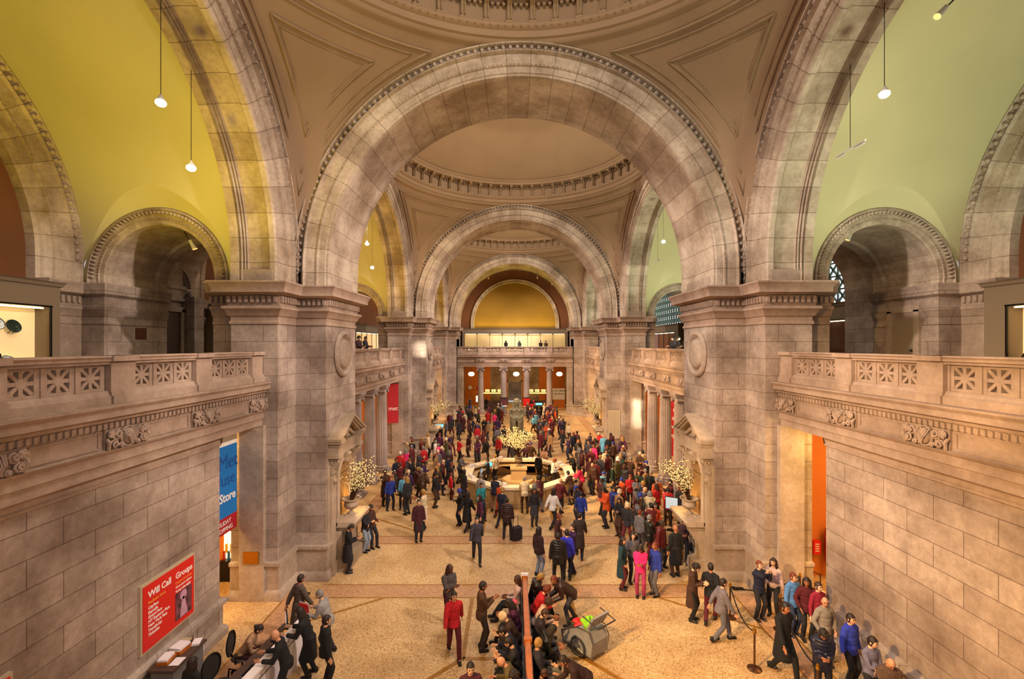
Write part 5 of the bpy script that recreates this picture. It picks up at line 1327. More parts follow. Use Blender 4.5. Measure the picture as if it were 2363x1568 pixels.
rope('sagging rope between the queue head stanchion and the round-footed one', P[0], P[1]); rope('sagging rope running down to the bottom-edge stanchion', P[3], P[2]); rope('rope between the two rear queue stanchions', P[4], P[3]); rope('rope from the queue head towards the doorway pilaster', P[0], P[4])
t = thing('barrier_rail', 'black tubular barrier in front of the right doorway', 'barrier', at(1880, 1385)); b = MB(); b.tube([(-.25,.3,0),(-.25,.3,.9),(.05,-.2,.9),(.05,-.2,0)], .02, 6); b.build('tube', M['dark'], t)
t = thing('donation_box', 'small pale box on legs beside the right doorway barrier', 'box', at(1888, 1430)); b = MB(); b.box(-.15,.15,-.12,.12,.5,.85); b.build('body', M['frame'], t, smooth=0); b = MB(); 
for sx_ in (-1,1):
    for sy_ in (-1,1): b.box(sx_*.13-.01,sx_*.13+.01,sy_*.1-.01,sy_*.1+.01,0,.5)
b.build('legs', M['dark'], t, smooth=0)

# ---- octagonal information desk
DX, DY = 0.05, 26.1
t = thing('information_desk', 'octagonal pale stone information desk in the middle of the hall', 'desk', (DX, DY, 0), pi/8)
M['desk'] = plain('pale_desk_stone', '#c9a878', 0.5, noise=.08, nscale=2); M['desktop'] = plain('cream_counter_top', '#f0dfc0', 0.35)
def octr(r): return [(r/cos(pi/8)*cos(pi/4*i), r/cos(pi/8)*sin(pi/4*i)) for i in range(8)]
b = MB(); o1, o2, o3 = octr(3.05), octr(2.98), octr(2.45)
b.sweep(octr(2.95), [(0,0),(.08,0),(.08,.12),(0,.14),(0,.92)], closed=True, side=1); b.build('front', M['desk'], t, smooth=0)
b = MB(); b.sweep(octr(2.55), [(0,.92),(.52,.92),(.52,1.05),(0,1.05),(0,.92)], closed=True, side=1); b.build('counter_top', M['desktop'], t, smooth=0)
b = MB(); b.sweep(octr(2.35), [(0,.70),(.35,.70),(.35,.74),(0,.74),(0,.7)], closed=True, side=1); b.build('inner_worktop', M['desk'], t, smooth=0)
for i in range(8):
    a = pi/4*i+pi/8; b = MB(); b.obox((2.965*cos(a), 2.965*sin(a), .53), (.03, 2.2, .78), (0, 0, a))
    for q in range(-2, 3): b.obox((2.98*cos(a)-q*.42*sin(a), 2.98*sin(a)+q*.42*cos(a), .53), (.03, .36, .64), (0, 0, a))
    b.build('front_panel', M['desk'], t, smooth=0)
t = thing('flower_plinth', 'square stone plinth with low octagonal step inside the information desk', 'plinth', (DX, DY+.1, 0)); b = MB(); b.prism(octr(.85), 0, .62); b.build('step', M['desk'], t, smooth=0); b = MB(); b.box(-.42,.42,-.42,.42,.62,1.25); b.box(-.47,.47,-.47,.47,1.2,1.3); b.build('block', M['desk'], t, smooth=0)
rr = random.Random(11)
for i in range(14):
    a = pi/8+pi/4*(i % 8)+.12*(i//8); r_ = 2.82
    x, y = DX+r_*cos(a)*1.0, DY+r_*sin(a)
    b = MB(); b.box(-.12,.12,-.09,.09,0,.10+.04*(i % 3)); o = b.build('leaflet_rack', M['paper'], smooth=0); o.location = (x, y, 1.05); o.rotation_euler = (0, 0, a+pi/2)
    tag(o, 'white leaflet rack on the %s side of the octagonal counter%s' % (['right far', 'far', 'far left', 'left', 'near left', 'near', 'near right', 'right'][i % 8], ', second of the pair' if i > 7 else ''), 'leaflet rack', 'leaflet racks on the octagonal desk')
monitor('blue-lit monitor at the far left inside of the octagonal desk', DX-1.75, DY+1.5, .74, .3, mat='screen'); monitor('dark monitor at the right inside of the octagonal desk', DX+2.1, DY+.3, .74, -1.3)
monitor('dark monitor at the left inside of the octagonal desk', DX-2.1, DY+.1, .74, 1.3)
for i, (cx_, cy_, q) in enumerate(((-1.7, -.85, 'left'), (1.6, 1.1, 'right'), (-.9, -1.75, 'near left'))):
    office_chair('office chair inside the octagonal desk, at its %s' % q, DX+cx_, DY+cy_, [1.2, -1.3, 2.8][i])

# ---- urns and branches
M['urn'] = plain('urn_stone', '#8a7a62', .6, noise=.15); M['twig'] = plain('brown_twig', '#4a2c14', .8); M['bloss'] = plain('glowing_cream_blossom', '#f7e2a4', .6, emit=(1,.72,.3,1), es=.35)  # blossoms emit a weak warm glow, lamplight put into their material
def urn(label, loc, sc_=1.0, mat='urn'):
    t = thing('stone_urn', label, 'urn', loc); t.scale = (sc_,)*3
    b = MB(); b.box(-.17,.17,-.17,.17,0,.06); b.lathe([(.13,.06),(.14,.09),(.06,.14),(.05,.2),(.08,.23),(.2,.3),(.26,.4),(.25,.5),(.22,.53),(.24,.56),(.33,.60),(.34,.64),(.30,.64),(.2,.5),(.001,.45)], n=28); b.build('bowl', M[mat], t)
    b = MB()
    for i in range(20): a = 2*pi*i/20; b.tube([(.1*cos(a),.1*sin(a),.245),(.2*cos(a),.2*sin(a),.3),(.255*cos(a),.255*sin(a),.38)], .02, 5)
    b.build('gadroons', M[mat], t)
def branches(label, loc, n, spread, height, seed, lean=(0, 0), nb=34, bs=.022):
    rr_ = random.Random(seed); t = thing('blossom_branches', label, 'flower arrangement', loc, 0, 'tall arrangements of blossoming branches')
    tw = MB(); bl = MB()
    for i in range(n):
        a = rr_.uniform(0, 2*pi); k = sqrt(rr_.random()); dx = cos(a)*k*spread+lean[0]*rr_.uniform(.2, 1); dy = sin(a)*k*spread+lean[1]*rr_.uniform(.2, 1); h = height*(.55+.45*sqrt(max(0, 1-k*k*.8)))*rr_.uniform(.75, 1.05)
        pts = [Vector((dx*(u**1.5)+rr_.uniform(-.02,.02), dy*(u**1.5)+rr_.uniform(-.02,.02), h*u-.1*u*u*k)) for u in (0, .25, .5, .75, 1)]
        pts[0] = Vector((cos(a)*.05, sin(a)*.05, 0)); tw.tube(pts, [.012,.010,.008,.006,.003], 4, cap=False)
        for j in range(4):
            u = rr_.uniform(.35, .95); p = pts[int(u*4)].lerp(pts[min(4, int(u*4)+1)], u*4-int(u*4)); q = p+Vector((rr_.uniform(-.25,.25), rr_.uniform(-.25,.25), rr_.uniform(.0,.3))); tw.tube([p, q], [.005,.002], 3, cap=False)
            for m_ in range(nb//8): w_ = p.lerp(q, rr_.random()); bl.ell(w_+Vector((rr_.gauss(0,.02),rr_.gauss(0,.02),rr_.gauss(0,.02))), bs*rr_.uniform(.7,1.25), 5, 3)
        for j in range(nb//2):
            u = rr_.uniform(.4, 1); p = pts[int(u*3.999)].lerp(pts[int(u*3.999)+1], u*3.999-int(u*3.999)); bl.ell(p+Vector((rr_.gauss(0,.025),rr_.gauss(0,.025),rr_.gauss(0,.025))), bs*rr_.uniform(.7,1.25), 5, 3)
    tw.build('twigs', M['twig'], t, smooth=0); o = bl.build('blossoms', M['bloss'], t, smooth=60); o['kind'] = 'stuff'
urn('grey stone urn on the plinth inside the information desk', (DX, DY+.1, 1.30), .85)
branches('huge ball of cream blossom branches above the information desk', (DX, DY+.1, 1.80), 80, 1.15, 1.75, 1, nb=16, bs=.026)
for k in range(2):
    for s in (-1, 1):
        yc = Y1+BAY*k+1.5; sd = 'left' if s < 0 else 'right'; nr = 'nearer' if k == 0 else 'farther'
        urn('carved stone urn on the niche shelf of the %s %s pier' % (nr, sd), (s*6.36, yc-.1, 1.74), 1.0, 'niche')
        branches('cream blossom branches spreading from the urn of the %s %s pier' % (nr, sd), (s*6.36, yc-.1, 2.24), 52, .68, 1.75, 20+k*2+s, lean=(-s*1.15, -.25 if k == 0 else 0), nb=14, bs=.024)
        light('niche_spot', 'SPOT', (s*5.1, yc-1.9, 6.6), 260, (1.0, .60, .25), .12, (s*6.6, yc, 2.9), .75, .8)
        light('urn_lamp', 'POINT', (s*6.2, yc+.32, 2.35), 45, (1.0, .58, .18), .06)

# ---- seated pharaoh
SX, SY = 0.06, 40.0
t = thing('pharaoh_statue', 'colossal grey-green seated pharaoh statue with striped headcloth behind the desk', 'statue', (SX, SY, 0)); t.scale = (1.06,)*3
M['granite'] = plain('dark_granodiorite', '#8f876a', .4, noise=.25, nscale=6)
b = MB(); b.box(-.62,.62,-.75,.75,0,.42); b.build('plinth', M['desk'], t, smooth=0)
b = MB(); b.box(-.56,.56,-.1,.66,.42,1.62); b.box(-.5,.5,.5,.66,1.6,2.3); b.box(-.56,.56,-.66,.0,.42,.56); b.build('throne', M['granite'], t, smooth=0)
b = MB(); b.ell((0,.18,2.1), (.40,.24,.50), 18, 12); b.ell((0,.14,2.42), (.50,.22,.2), 18, 10); b.ell((0,.12,1.75), (.36,.28,.24), 16, 10); b.tube([(0,.14,2.45),(0,.1,2.85)], [.17,.16], 14)
for s in (-1, 1):
    b.ell((s*.19,.03,2.32), (.17,.14,.12), 12, 8)
    b.tube([(s*.47,.16,2.45),(s*.52,.18,2.2),(s*.50,.2,1.92),(s*.36,-.1,1.78),(s*.22,-.42,1.75)], [.13,.12,.11,.095,.075], 12); b.ell((s*.22,-.52,1.74), (.08,.13,.04), 10, 6)
    b.tube([(s*.22,.2,1.56),(s*.22,-.2,1.57),(s*.22,-.5,1.55)], [.21,.20,.17], 14); b.tube([(s*.22,-.47,1.55),(s*.22,-.42,1.0),(s*.22,-.42,.6)], [.165,.14,.11], 14); b.ell((s*.22,-.56,.60), (.11,.22,.08), 12, 8)
me = fuse(b, .03, 3); me.materials.append(M['granite']); o = bpy.data.objects.new('body', me); C.objects.link(o); o.parent = t
b = MB(); b.ell((0,.02,2.98), (.17,.19,.24), 18, 12); b.ell((0,-.17,2.95), (.035,.05,.06), 8, 6); b.ell((0,-.16,2.87), (.07,.03,.02), 8, 5); b.tube([(0,-.14,2.78),(0,-.2,2.55)], [.04,.03], 8)
for s in (-1, 1): b.ell((s*.07,-.145,3.02), (.035,.02,.018), 8, 5); b.ell((s*.18,.0,2.98), (.025,.04,.06), 8, 6)
b.build('head', M['granite'], t)
b = MB(); b.lathe([(.22,2.98),(.25,3.02),(.25,3.12),(.22,3.24),(.12,3.32),(.001,3.34)], (0,.05,0), 20)
for s in (-1, 1): b.prism([(s*.14,3.2),(s*.27,3.1),(s*.37,2.72),(s*.33,2.45),(s*.13,2.42),(s*.2,2.8)], -.04, .14, 0, lambda u, v, w_: (u, w_, v))
for i in range(8): b.tube([(-.26-.01*i,-.03,3.1-.07*i),(-.16,-.05,3.1-.07*i)], .012, 4); b.tube([(.26+.01*i,-.03,3.1-.07*i),(.16,-.05,3.1-.07*i)], .012, 4)
b.ell((0,-.2,3.2), (.03,.04,.06), 8, 6); b.build('headcloth', M['granite'], t)
b = MB()
for i in range(14): b.obox((-.36+.055*i,-.28,1.74), (.02,.5,.03))
b.box(-.40,.40,-.55,.1,1.62,1.70); b.build('kilt', M['granite'], t, smooth=0)

# ---- fittings of the far end
for i, x in enumerate((-5.35, .15, 5.45)):
    t = thing('globe_lamp', '%s glowing globe lamp hanging under the far balcony' % ['left', 'middle', 'right'][i], 'lamp', (x, 57, 0), 0, 'globe lamps under the far balcony')
    b = MB(); b.ell((0,0,4.55), (.38,.38,.27), 20, 12); b.build('globe', M['globe'] if 'globe' in M else plain('lamp_glass', '#ffffff', .4, emit=(1,.72,.4,1), es=7), t); b = MB(); b.tube([(0,0,4.8),(0,0,6.4)], .015, 6); b.lathe([(.001,4.78),(.12,4.8),(.1,4.86),(.001,4.9)], n=12); b.build('rod', M['dark'], t)
t = thing('wall_clock', 'round white clock on the orange wall, far left bay', 'clock', (-6.05, 62.9, 2.35)); b = MB(); b.M = Matrix.Rotation(pi/2, 4, 'X'); b.lathe([(.001,.04),(.24,.04),(.26,.06),(.28,0)], n=24); b.build('dial', M['white'], t); b = MB(); b.tube([(0,-.07,0),(0,-.07,.17)], .01, 4); b.tube([(0,-.07,0),(.1,-.07,.03)], .01, 4); b.build('hands', M['dark'], t)
t = thing('direction_sign', 'red direction sign beside the clock on the far orange wall', 'sign', (-5.0, 62.95, 2.3)); b = MB(); b.box(-.5,.75,-.06,0,-.16,.16); b.build('panel', M['sred'], t, smooth=0); b = MB(); b.M = Matrix.Rotation(pi/2, 4, 'X'); b.lathe([(.001,.07),(.09,.07),(.09,.06)], (-.38,0,0), 16); b.build('symbol', M['white'], t)
t = thing('lit_notice', 'bright white lit notice on a stand below the far clock', 'notice', (-4.6, 58.0, 0)); b = MB(); b.box(-.26,.26,0,.06,1.0,1.78); b.build('panel', plain('lit_notice_face', '#fff2d8', .4, emit=(1,.85,.6,1), es=2.5), t, smooth=0); b = MB(); b.box(-.28,.28,0,.07,1.78,1.88); b.tube([(0,.03,0),(0,.03,1.0)], .03); b.box(-.2,.2,-.1,.2,0,.03); b.build('stand', M['dark'], t, smooth=0)
M['yellit'] = plain('lit_yellow_sign', '#ffe070', .4, emit=(1,.75,.2,1), es=2.6)
for i, (x, nm_) in enumerate(((-2.75, 'left'), (2.75, 'right'))):
    t = thing('ticket_desk', 'ticket desk with yellow lit signs in the far %s opening' % nm_, 'desk', (x, 58.6, 0), 0, 'ticket desks under the far balcony'); b = MB(); b.box(-1.15,1.15,-.3,.3,0,1.1); b.build('counter', M['ctop'], t, smooth=0); b = MB(); b.box(-1.2,1.2,-.04,.04,1.98,2.1); b.build('light_bar', M['yellit'], t, smooth=0); b = MB(); b.tube([(-1.15,0,1.1),(-1.15,0,2.0)], .03); b.tube([(1.15,0,1.1),(1.15,0,2.0)], .03); b.build('post', M['dark'], t)
    for q in range(3):
        b = MB(); b.box(-.98+.78*q,-.45+.78*q,-.03,.03,2.2,2.5); sg = b.build('sign', M['yellit'], t, smooth=0)
        b = MB(); b.prism([(-.8+.78*q,2.28),(-.62+.78*q,2.35),(-.8+.78*q,2.43)], -.04, -.035, 0, lambda u, v, w_: (u, w_, v)); b.build('arrow', M['dark'], sg, smooth=0)
t = thing('notice_board', 'white board with rows of dark lettering in the far right opening', 'board', (5.25, 60.0, 0)); b = MB(); b.box(-1.05,1.2,0,.06,1.05,2.5); b.build('panel', M['paper'], t, smooth=0); b = MB(); b.box(-1.05,1.2,0,.05,0,1.0); b.build('base', M['orange'], t, smooth=0)
for q, (s_, z) in enumerate((('COATS  AND  UMBRELLAS', 2.12), ('CHECK  AND  BE A M', 1.72), ('     TEA', 1.32))): text(s_, t, (-1.0, -.005, z), (pi/2,0,0), .22, M['dark'], 'bold')
for i, x in enumerate((-1.3, 1.3)):
    t = thing('poster_stand', '%s poster stand beside the pharaoh, %s' % (('left', 'grey and red') if i == 0 else ('right', 'red with white figures')), 'poster stand', (x, 53.2, 0), 0, 'poster stands by the far columns')
    b = MB(); b.box(-.42,.42,-.03,.03,.95,2.1); b.build('frame', M['dark'], t, smooth=0); b = MB(); b.box(-.38,.38,-.04,-.03,1.0,2.0); b.build('poster', M['sred'] if i else M['pic'], t, smooth=0); b = MB(); b.box(-.38,.38,-.045,-.04,1.02,1.22 if i == 0 else 1.1); b.build('caption', M['white'], t, smooth=0); b = MB(); b.tube([(0,0,0),(0,0,.95)], .03); b.box(-.3,.3,-.2,.2,0,.03); b.build('stand', M['dark'], t)
monitor('bright blue monitor on the far right desk among the crowd', 2.75, 53.6, 1.0, 0, .8, 'screen')
t = thing('monitor_table', 'dark counter carrying the far right blue monitor', 'table', (2.75, 53.7, 0)); b = MB(); b.box(-.6,.6,-.3,.3,.94,1.0); b.box(-.55,.55,-.25,.25,0,.94); b.build('counter', M['dark'], t, smooth=0)
q = at(1013, 1022); monitor('bright cyan screen standing before the farther left pier', q.x, q.y, 1.1, .15, .75, 'screen')
t = thing('screen_pedestal', 'black pedestal under the cyan screen at left', 'pedestal', (q.x, q.y, 0)); b = MB(); b.box(-.3,.3,-.2,.2,0,1.1); b.build('body', M['dark'], t, smooth=0)
def floorsign(label, px, py, w, h, rz, mat='paper', tall=1.5):
    p = at(px, py); t = thing('floor_sign', label, 'sign', (p.x, p.y, 0), rz, 'upright sign stands on the floor')
    b = MB(); b.box(-w/2-.03,w/2+.03,-.02,.02,tall-h-.03,tall+.03); b.build('frame', M['dark'], t, smooth=0); b = MB(); b.box(-w/2,w/2,-.03,-.02,tall-h,tall); b.build('face', M[mat], t, smooth=0); b = MB(); b.tube([(0,0,0),(0,0,tall-h)], .02); b.box(-.2,.2,-.15,.15,0,.02); b.build('stand', M['dark'], t)
floorsign('white sign stand in front of the nearest left colonnade column', 853, 1100, .5, .9, .6); floorsign('white poster stand between the two left colonnade columns', 882, 1082, .6, 1.0, .5)
floorsign('narrow dark sign stand against the far left jamb', 928, 1042, .4, .9, .4, 'pic'); floorsign('lit sign stand before the farther left pier', 972, 1040, .4, .9, .2, 'paper')
floorsign('pale screen on a black stand beside the right niche shelf', 1550, 1225, .5, .5, -.5, 'screenw', 1.45)
t = thing('inscribed_tablet', 'inscribed marble tablet on the front of the farther right pier', 'tablet', (7.32, 34.7, 0)); b = MB(); b.box(-.44,.44,-.05,0,1.2,3.25); b.build('slab', M['frame'], t, smooth=0); b = MB()
for cx_ in (-.27, 0, .27):
    for i in range(32): b.box(cx_-.10,cx_+.08+.03*sin(i*2.3),-.054,-.05,1.35+.055*i,1.365+.055*i)
b.build('inscription', M['stone'], t, smooth=0)
# red banners
def banner(label, loc, rz, w, z0, z1, words):
    t = thing('hanging_banner', label, 'banner', loc, rz, 'red banners in the colonnades'); b = MB(); b.box(-w/2,w/2,-.01,.01,z0,z1); b.build('cloth', M['banred'], t, smooth=0); b = MB(); b.tube([(-w/2-.05,0,z1),(w/2+.05,0,z1)], .02, 6); b.build('pole', M['dark'], t)
    for i, q in enumerate(words):
        if q: text(q, t, (0, -.014, z1-.8-.55*i), (pi/2,0,0), .42, M['white'], align='CENTER')
banner('red banner on the far jamb of the left colonnade', (-8.75, 32.9, 0), .25, .75, 2.6, 5.4, ['', '', 'met', ''])
banner('tall red banner glimpsed between the right colonnade columns', (10.3, 30.2, 0), -.15, 1.6, .9, 4.6, ['m', 'art', 'now', 'open'])
banner('orange-red banner glimpsed between the left colonnade columns', (-10.6, 29.5, 0), .2, 1.2, 1.2, 4.6, ['art', 'met'])
# wall clocks of light: pendant spotlights hung in the gallery arches
M['bulb'] = plain('lamp_bulb', '#ffffff', .3, emit=(1, .75, .42, 1), es=60)
M['lampw'] = plain('white_lamp_housing', '#c9c2b4', .5)
def pendant(label, px, py, x, ztop, kind, aim, e=180, col=(1, .78, .4)):
    y = FPX*(x-CX)/(px-1183.0); z = CH-(py-796.0)*y/FPX
    t = thing('pendant_spotlight', label, 'lamp', (x, y, z), 0, 'spotlights hanging on wires in the gallery arches')
    b = MB(); b.tube([(0,0,.12),(0,0,ztop-z)], .008, 5); b.build('wire', M['dark'], t)
    if kind == 'bar':
        b = MB(); b.box(-.02,.02,-.55,.55,.08,.12); b.build('bar', M['lampw'], t, smooth=0); b = MB(); b.box(-.03,.03,-.5,-.18,.02,.05); b.build('tube_lamp', M['lampw'], t, smooth=0); b = MB(); b.box(-.03,.03,.2,.5,.02,.05); b.build('tube_lamp', M['lampw'], t, smooth=0); return
    b = MB(); b.tube([(0,0,.12),(0,0,.05)], .03, 8); b.lathe([(.001,.07),(.06,.06),(.09,-.02),(.10,-.07),(.085,-.06),(.001,-.03)], n=16); b.build('housing', M['lampw'], t)
    b = MB(); b.ell((0,0,-.08), (.12,.12,.09), 12, 8); b.build('bulb', M['bulb'], t)
    light('pendant_lamp', 'POINT', (x, y, z-.28), e, col, .08)
pendant('hanging spotlight higher in the left gallery arch', 371, 230, -8.9, 16.6, 'spot', None, 55, (1, .72, .1))
pendant('hanging spotlight on a short bar, lower in the left gallery arch', 441, 381, -9.0, 15.6, 'spot', None, 50, (1, .72, .1))
pendant('brightest hanging spotlight in the right gallery arch', 2041, 210, 8.9, 16.6, 'spot', None, 75, (.95, 1, .8))
pendant('unlit horizontal lamp bar hanging in the right gallery arch', 1962, 352, 8.9, 15.8, 'bar', None)
pendant('small bright lamp in the middle left gallery', 847, 560, -9.0, 16.6, 'spot', None, 60, (1, .7, .3)); pendant('lower small bright lamp in the middle left gallery', 859, 615, -9.2, 16.2, 'spot', None, 60, (1, .7, .3))
pendant('small lamp in the middle right gallery', 1531, 555, 9.0, 16.6, 'spot', None, 40, (1, .9, .6)); pendant('lamp bar in the middle right gallery', 1518, 606, 9.0, 16.0, 'bar', None)
def tracklamp(label, px, py, y, rot, z=None, g='small white spotlights fixed to the stone', lit=True):
    x = (px-1183.0)*y/FPX+CX; z = CH-(py-796.0)*y/FPX
    t = thing('spotlight', label, 'lamp', (x, y, z), 0, g); t.rotation_euler = rot
    b = MB(); b.tube([(0,0,-.16),(0,0,.12)], [.075,.06], 12); b.tube([(0,0,-.2),(0,0,-.15)], [.09,.085], 12); b.build('housing', M['lampw'], t)
    b = MB(); b.tube([(0,0,-.205),(0,0,-.2)], .078, 12); b.build('lens', plain('red_lamp_lens', '#ff8040', .3, emit=(1,.4,.12,1), es=3) if lit else M['dark'], t); b = MB(); b.tube([(0,0,.05),(.0,-.08,.2),(0,-.06,.42)], .018, 6); b.build('arm', M['dark'], t)
tracklamp('white spotlight with a red-rimmed lens at the top right of the photo', 2176, 24, 11.0, (0, .75, 0)); tracklamp('small white spotlight under the left passage arch', 443, 562, 15.6, (.2, -.4, 0)); tracklamp('small white spotlight under the right passage arch', 1962, 541, 15.6, (.2, .4, 0))
for i, (px, py) in enumerate(((1066, 686), (1094, 657), (1127, 640), (1240, 639), (1274, 653), (1301, 683))):
    tracklamp('%s of the six small lamps along the far yellow arch' % ['first from the left', 'second from the left', 'third from the left', 'third from the right', 'second from the right', 'first from the right'][i], px, py, 57.2, (0, 0, 0), g='small lamps along the far arch')
for (px, py) in ((1428, 1362), (712, 1370)): pass
for i, (px, py, s_) in enumerate(((1703, 1360, 'right'), (700, 1372, 'left'))):
    p = at(px, py); b = MB(); b.box(-.2,.2,-.1,.1,0,.006); o = b.build('floor_vent', M['dark'], smooth=0); o.location = (p.x, p.y, .008); tag(o, 'small dark floor vent near the %s pier' % s_, 'vent', 'floor vents')
# ================================================================ THE VISITORS
def P_(px, py): p = at(px, py); return p.x, p.y
F = 'visitors near the camera'
def who(label, px, py, rz, pn, coat, ccol, lcol='charcoal', hair='short', hcol='dark brown', h=1.0, legs='trousers', skin=None, z=0.0, group=F, xy=None):
    x, y = xy or P_(px, py); return person(label, x, y, rz, pn, coat, ccol, legs, lcol, hair, hcol, skin, h, z, group)
who('person in long dark coat reading leaflet, leaning by the nearer left niche', 803, 1322, 1.9, 'phone', 'coat', 'black')
who('person in dark jacket and jeans at the left niche shelf, front of pair', 843, 1274, 1.3, 'crossed', 'jacket', 'charcoal', '#8490a0')
who('person with white shirt front leaning behind the jeans wearer at left niche', 856, 1262, .9, 'lean_back', 'jacket', 'brown', 'charcoal', hair='curly')
who('lone person in long maroon coat on the open floor left of centre', 966, 1250, .4, 'stand', 'coat', 'maroon', hair='short')
who('person in black striding with wide shadow, left of floor centre', 1078, 1226, 2.6, 'walk', 'coat', 'black', hair='long')
who('person in purple top and cream skirt turning, centre left floor', 1107, 1236, -1.2, 'stand', 'top', 'plum', 'black', hair='long', legs='skirt')
who('person in fur-collared dark puffer pulling a dark suitcase, centre', 1170, 1245, 3.0, 'stand_wide', 'puffer', '#2a1418', hair='bun')
who('faint dark figure walking alone below the floor band, centre left', 1100, 1298, .2, 'walk', 'jacket', 'dark grey')
who('person in grey jacket with red bag wrapped at the waist', 1036, 1440, .6, 'crossed', 'jacket', '#4a413e', 'maroon', hair='long', hcol='brown')
who('person in bright red jacket walking at the lower left of the bench', 1047, 1515, .3, 'walk', 'jacket', 'red', 'dark red', hair='short')
who('person in brown jacket holding a camera beside the bench', 1112, 1500, 1.75, 'camera', 'jacket', '#4a2f18', '#2c2118', h=1.05)
who('person in black top and jeans standing right of the bench end', 1243, 1330, 2.2, 'stand', 'jacket', '#2a0b10', '#73809a', hair='long')
who('person in wide black coat, back turned, right of the bench end', 1288, 1352, 3.0, 'stand_wide', 'puffer', 'black', 'black', h=1.03)
who('person in violet-blue sweater half hidden behind the wide black coat', 1308, 1338, 2.9, 'stand', 'jacket', '#2a2bb0', 'navy blue')
who('person in maroon jacket with reddish hair facing a photographer', 1289, 1290, 1.2, 'stand', 'jacket', '#3a1418', hair='short', hcol='red')
who('person in sparkling purple top photographing with raised camera', 1322, 1322, -1.3, 'raised', 'top', 'purple', 'navy blue')
who('person in dark coat walking away behind the photographer', 1337, 1288, 3.0, 'walk', 'coat', '#2c1f1a', 'black')
who('person with teal scarf and black coat facing right, centre right', 1436, 1360, 1.2, 'pockets', 'coat', '#123338', 'dark red', hair='long')
who('person in bright pink coat and pink trousers, centre right', 1478, 1378, -.3, 'phone', 'jacket', 'pink', '#a03058', hair='long')
who('person in pale grey top behind the pink coat', 1460, 1345, .2, 'stand', 'top', 'grey', 'charcoal', hair='long')
who('person in royal blue sweater facing the pink coat', 1512, 1375, -1.2, 'stand', 'jacket', 'blue', 'grey', hair='short', hcol='red')
who('person in argyle sweater reading with another at the right niche', 1578, 1302, -.3, 'phone', 'top', '#2a0f1c', 'black', hair='short', skin=2)
who('person in white jacket and white beanie leaning on the right niche', 1604, 1298, -1.2, 'crossed', 'puffer', 'white', '#3a4152', hair='beanie', hcol='white')
who('person in tan coat checking a glowing phone near right pier', 1598, 1432, 1.0, 'phone', 'coat', 'brown', 'black', hair='curly')
who('person in long black coat and dark red trousers by the stanchion', 1640, 1437, 2.6, 'walk_other', 'jacket', 'black', 'dark red')
who('person in grey trousers striding past the queue head', 1665, 1480, 1.6, 'walk', 'jacket', '#6a6268', 'grey')
who('tall person in black coat heading the right queue, nearest the rope', 1808, 1562, .3, 'walk', 'coat', 'black', 'black', h=1.08)
who('person with raised phone at the head of the right queue', 1752, 1430, .2, 'raised', 'jacket', 'navy blue', 'charcoal', hair='short', hcol='red')
who('person in white sweater turned to the queue by the doorway pilaster', 1785, 1422, -.8, 'stand', 'top', '#b89a92', 'charcoal', hair='long')
who('person in light blue jeans jacket in the middle of the right queue', 1830, 1465, .3, 'stand', 'jacket', '#4f7fb8', '#2a3550', hair='short', hcol='red')
who('person in dark red jacket next to the light blue jacket', 1862, 1478, -.2, 'pockets', 'jacket', 'dark red', 'charcoal', hair='long')
who('person in red sweater along the right wall, front of the line', 1888, 1492, .2, 'stand', 'top', '#8c1830', 'charcoal', hair='short', hcol='brown')
who('bald person in grey checked sweater along the right wall', 1903, 1535, .1, 'pockets', 'jacket', '#8a7f72', 'dark grey', hair='bald')
who('person in bright blue jacket along the right wall', 1962, 1585, .3, 'stand', 'jacket', '#2a3aa8', 'charcoal', hair='short')
who('person in dark blue jacket behind the checked sweater', 1898, 1620, -.4, 'phone', 'puffer', 'navy blue', 'black', hair='curly')
who('person in pale grey shirt with arms crossed lower right', 2010, 1650, .2, 'crossed', 'top', '#6d6a80', 'charcoal', hair='short')
who('person in brown sweater next to the pale grey shirt, lower right', 2050, 1700, -.3, 'phone', 'jacket', '#5a4336', 'black', hair='bald')
who('person with auburn hair at the very bottom right of the queue', 2098, 1790, .4, 'stand', 'coat', 'black', 'black', hair='curly', hcol='red')
who('person in dark jacket bent low with hand on hip, bottom right of bench', 1352, 1655, -1.3, 'bend', 'jacket', '#2a100c', 'black')
who('dark-haired person cut by the bottom edge, left of the bench', 1085, 1720, .2, 'walk', 'jacket', '#4a1620', 'black', hair='short')
who('person in brown leather jacket bending over bench visitors from the right', 1318, 1438, -1.35, 'bend', 'puffer', '#2c1712', '#3a3840', hair='short', hcol='red')
who('person in black coat standing alone, lower left floor', 752, 1590, 2.2, 'stand', 'jacket', 'black', 'black')
who('grey-coated person walking off, lower left near desk end', 690, 1470, 2.5, 'walk', 'coat', '#4d4038', 'charcoal')
who('black-coated person leaning over the lower left desk', 0, 0, -1.5, 'counter', 'coat', 'black', 'black', xy=(-5.30, 11.45), hair='long')
who('bald person in black with white collar at the lower left desk', 0, 0, -1.3, 'counter', 'jacket', 'black', 'black', xy=(-5.45, 10.6), hair='bald', skin=0)
who('person in grey coat reaching onto the lower left desk', 0, 0, -1.6, 'counter', 'jacket', '#8b8784', 'charcoal', xy=(-5.15, 12.25), hair='short', hcol='grey')
who('dark-haired person cut by the bottom edge below the leaflet counter', 0, 0, 2.8, 'stand', 'jacket', 'black', 'black', xy=(-6.98, 9.7), hair='long', h=.93)
who('clerk with bun in tan lace top seated behind the lower left desk', 0, 0, pi/2+.15, 'sit_fwd', 'top', '#a07c5c', 'maroon', xy=(-6.95, 11.45), hair='bun', z=.02, skin=1)
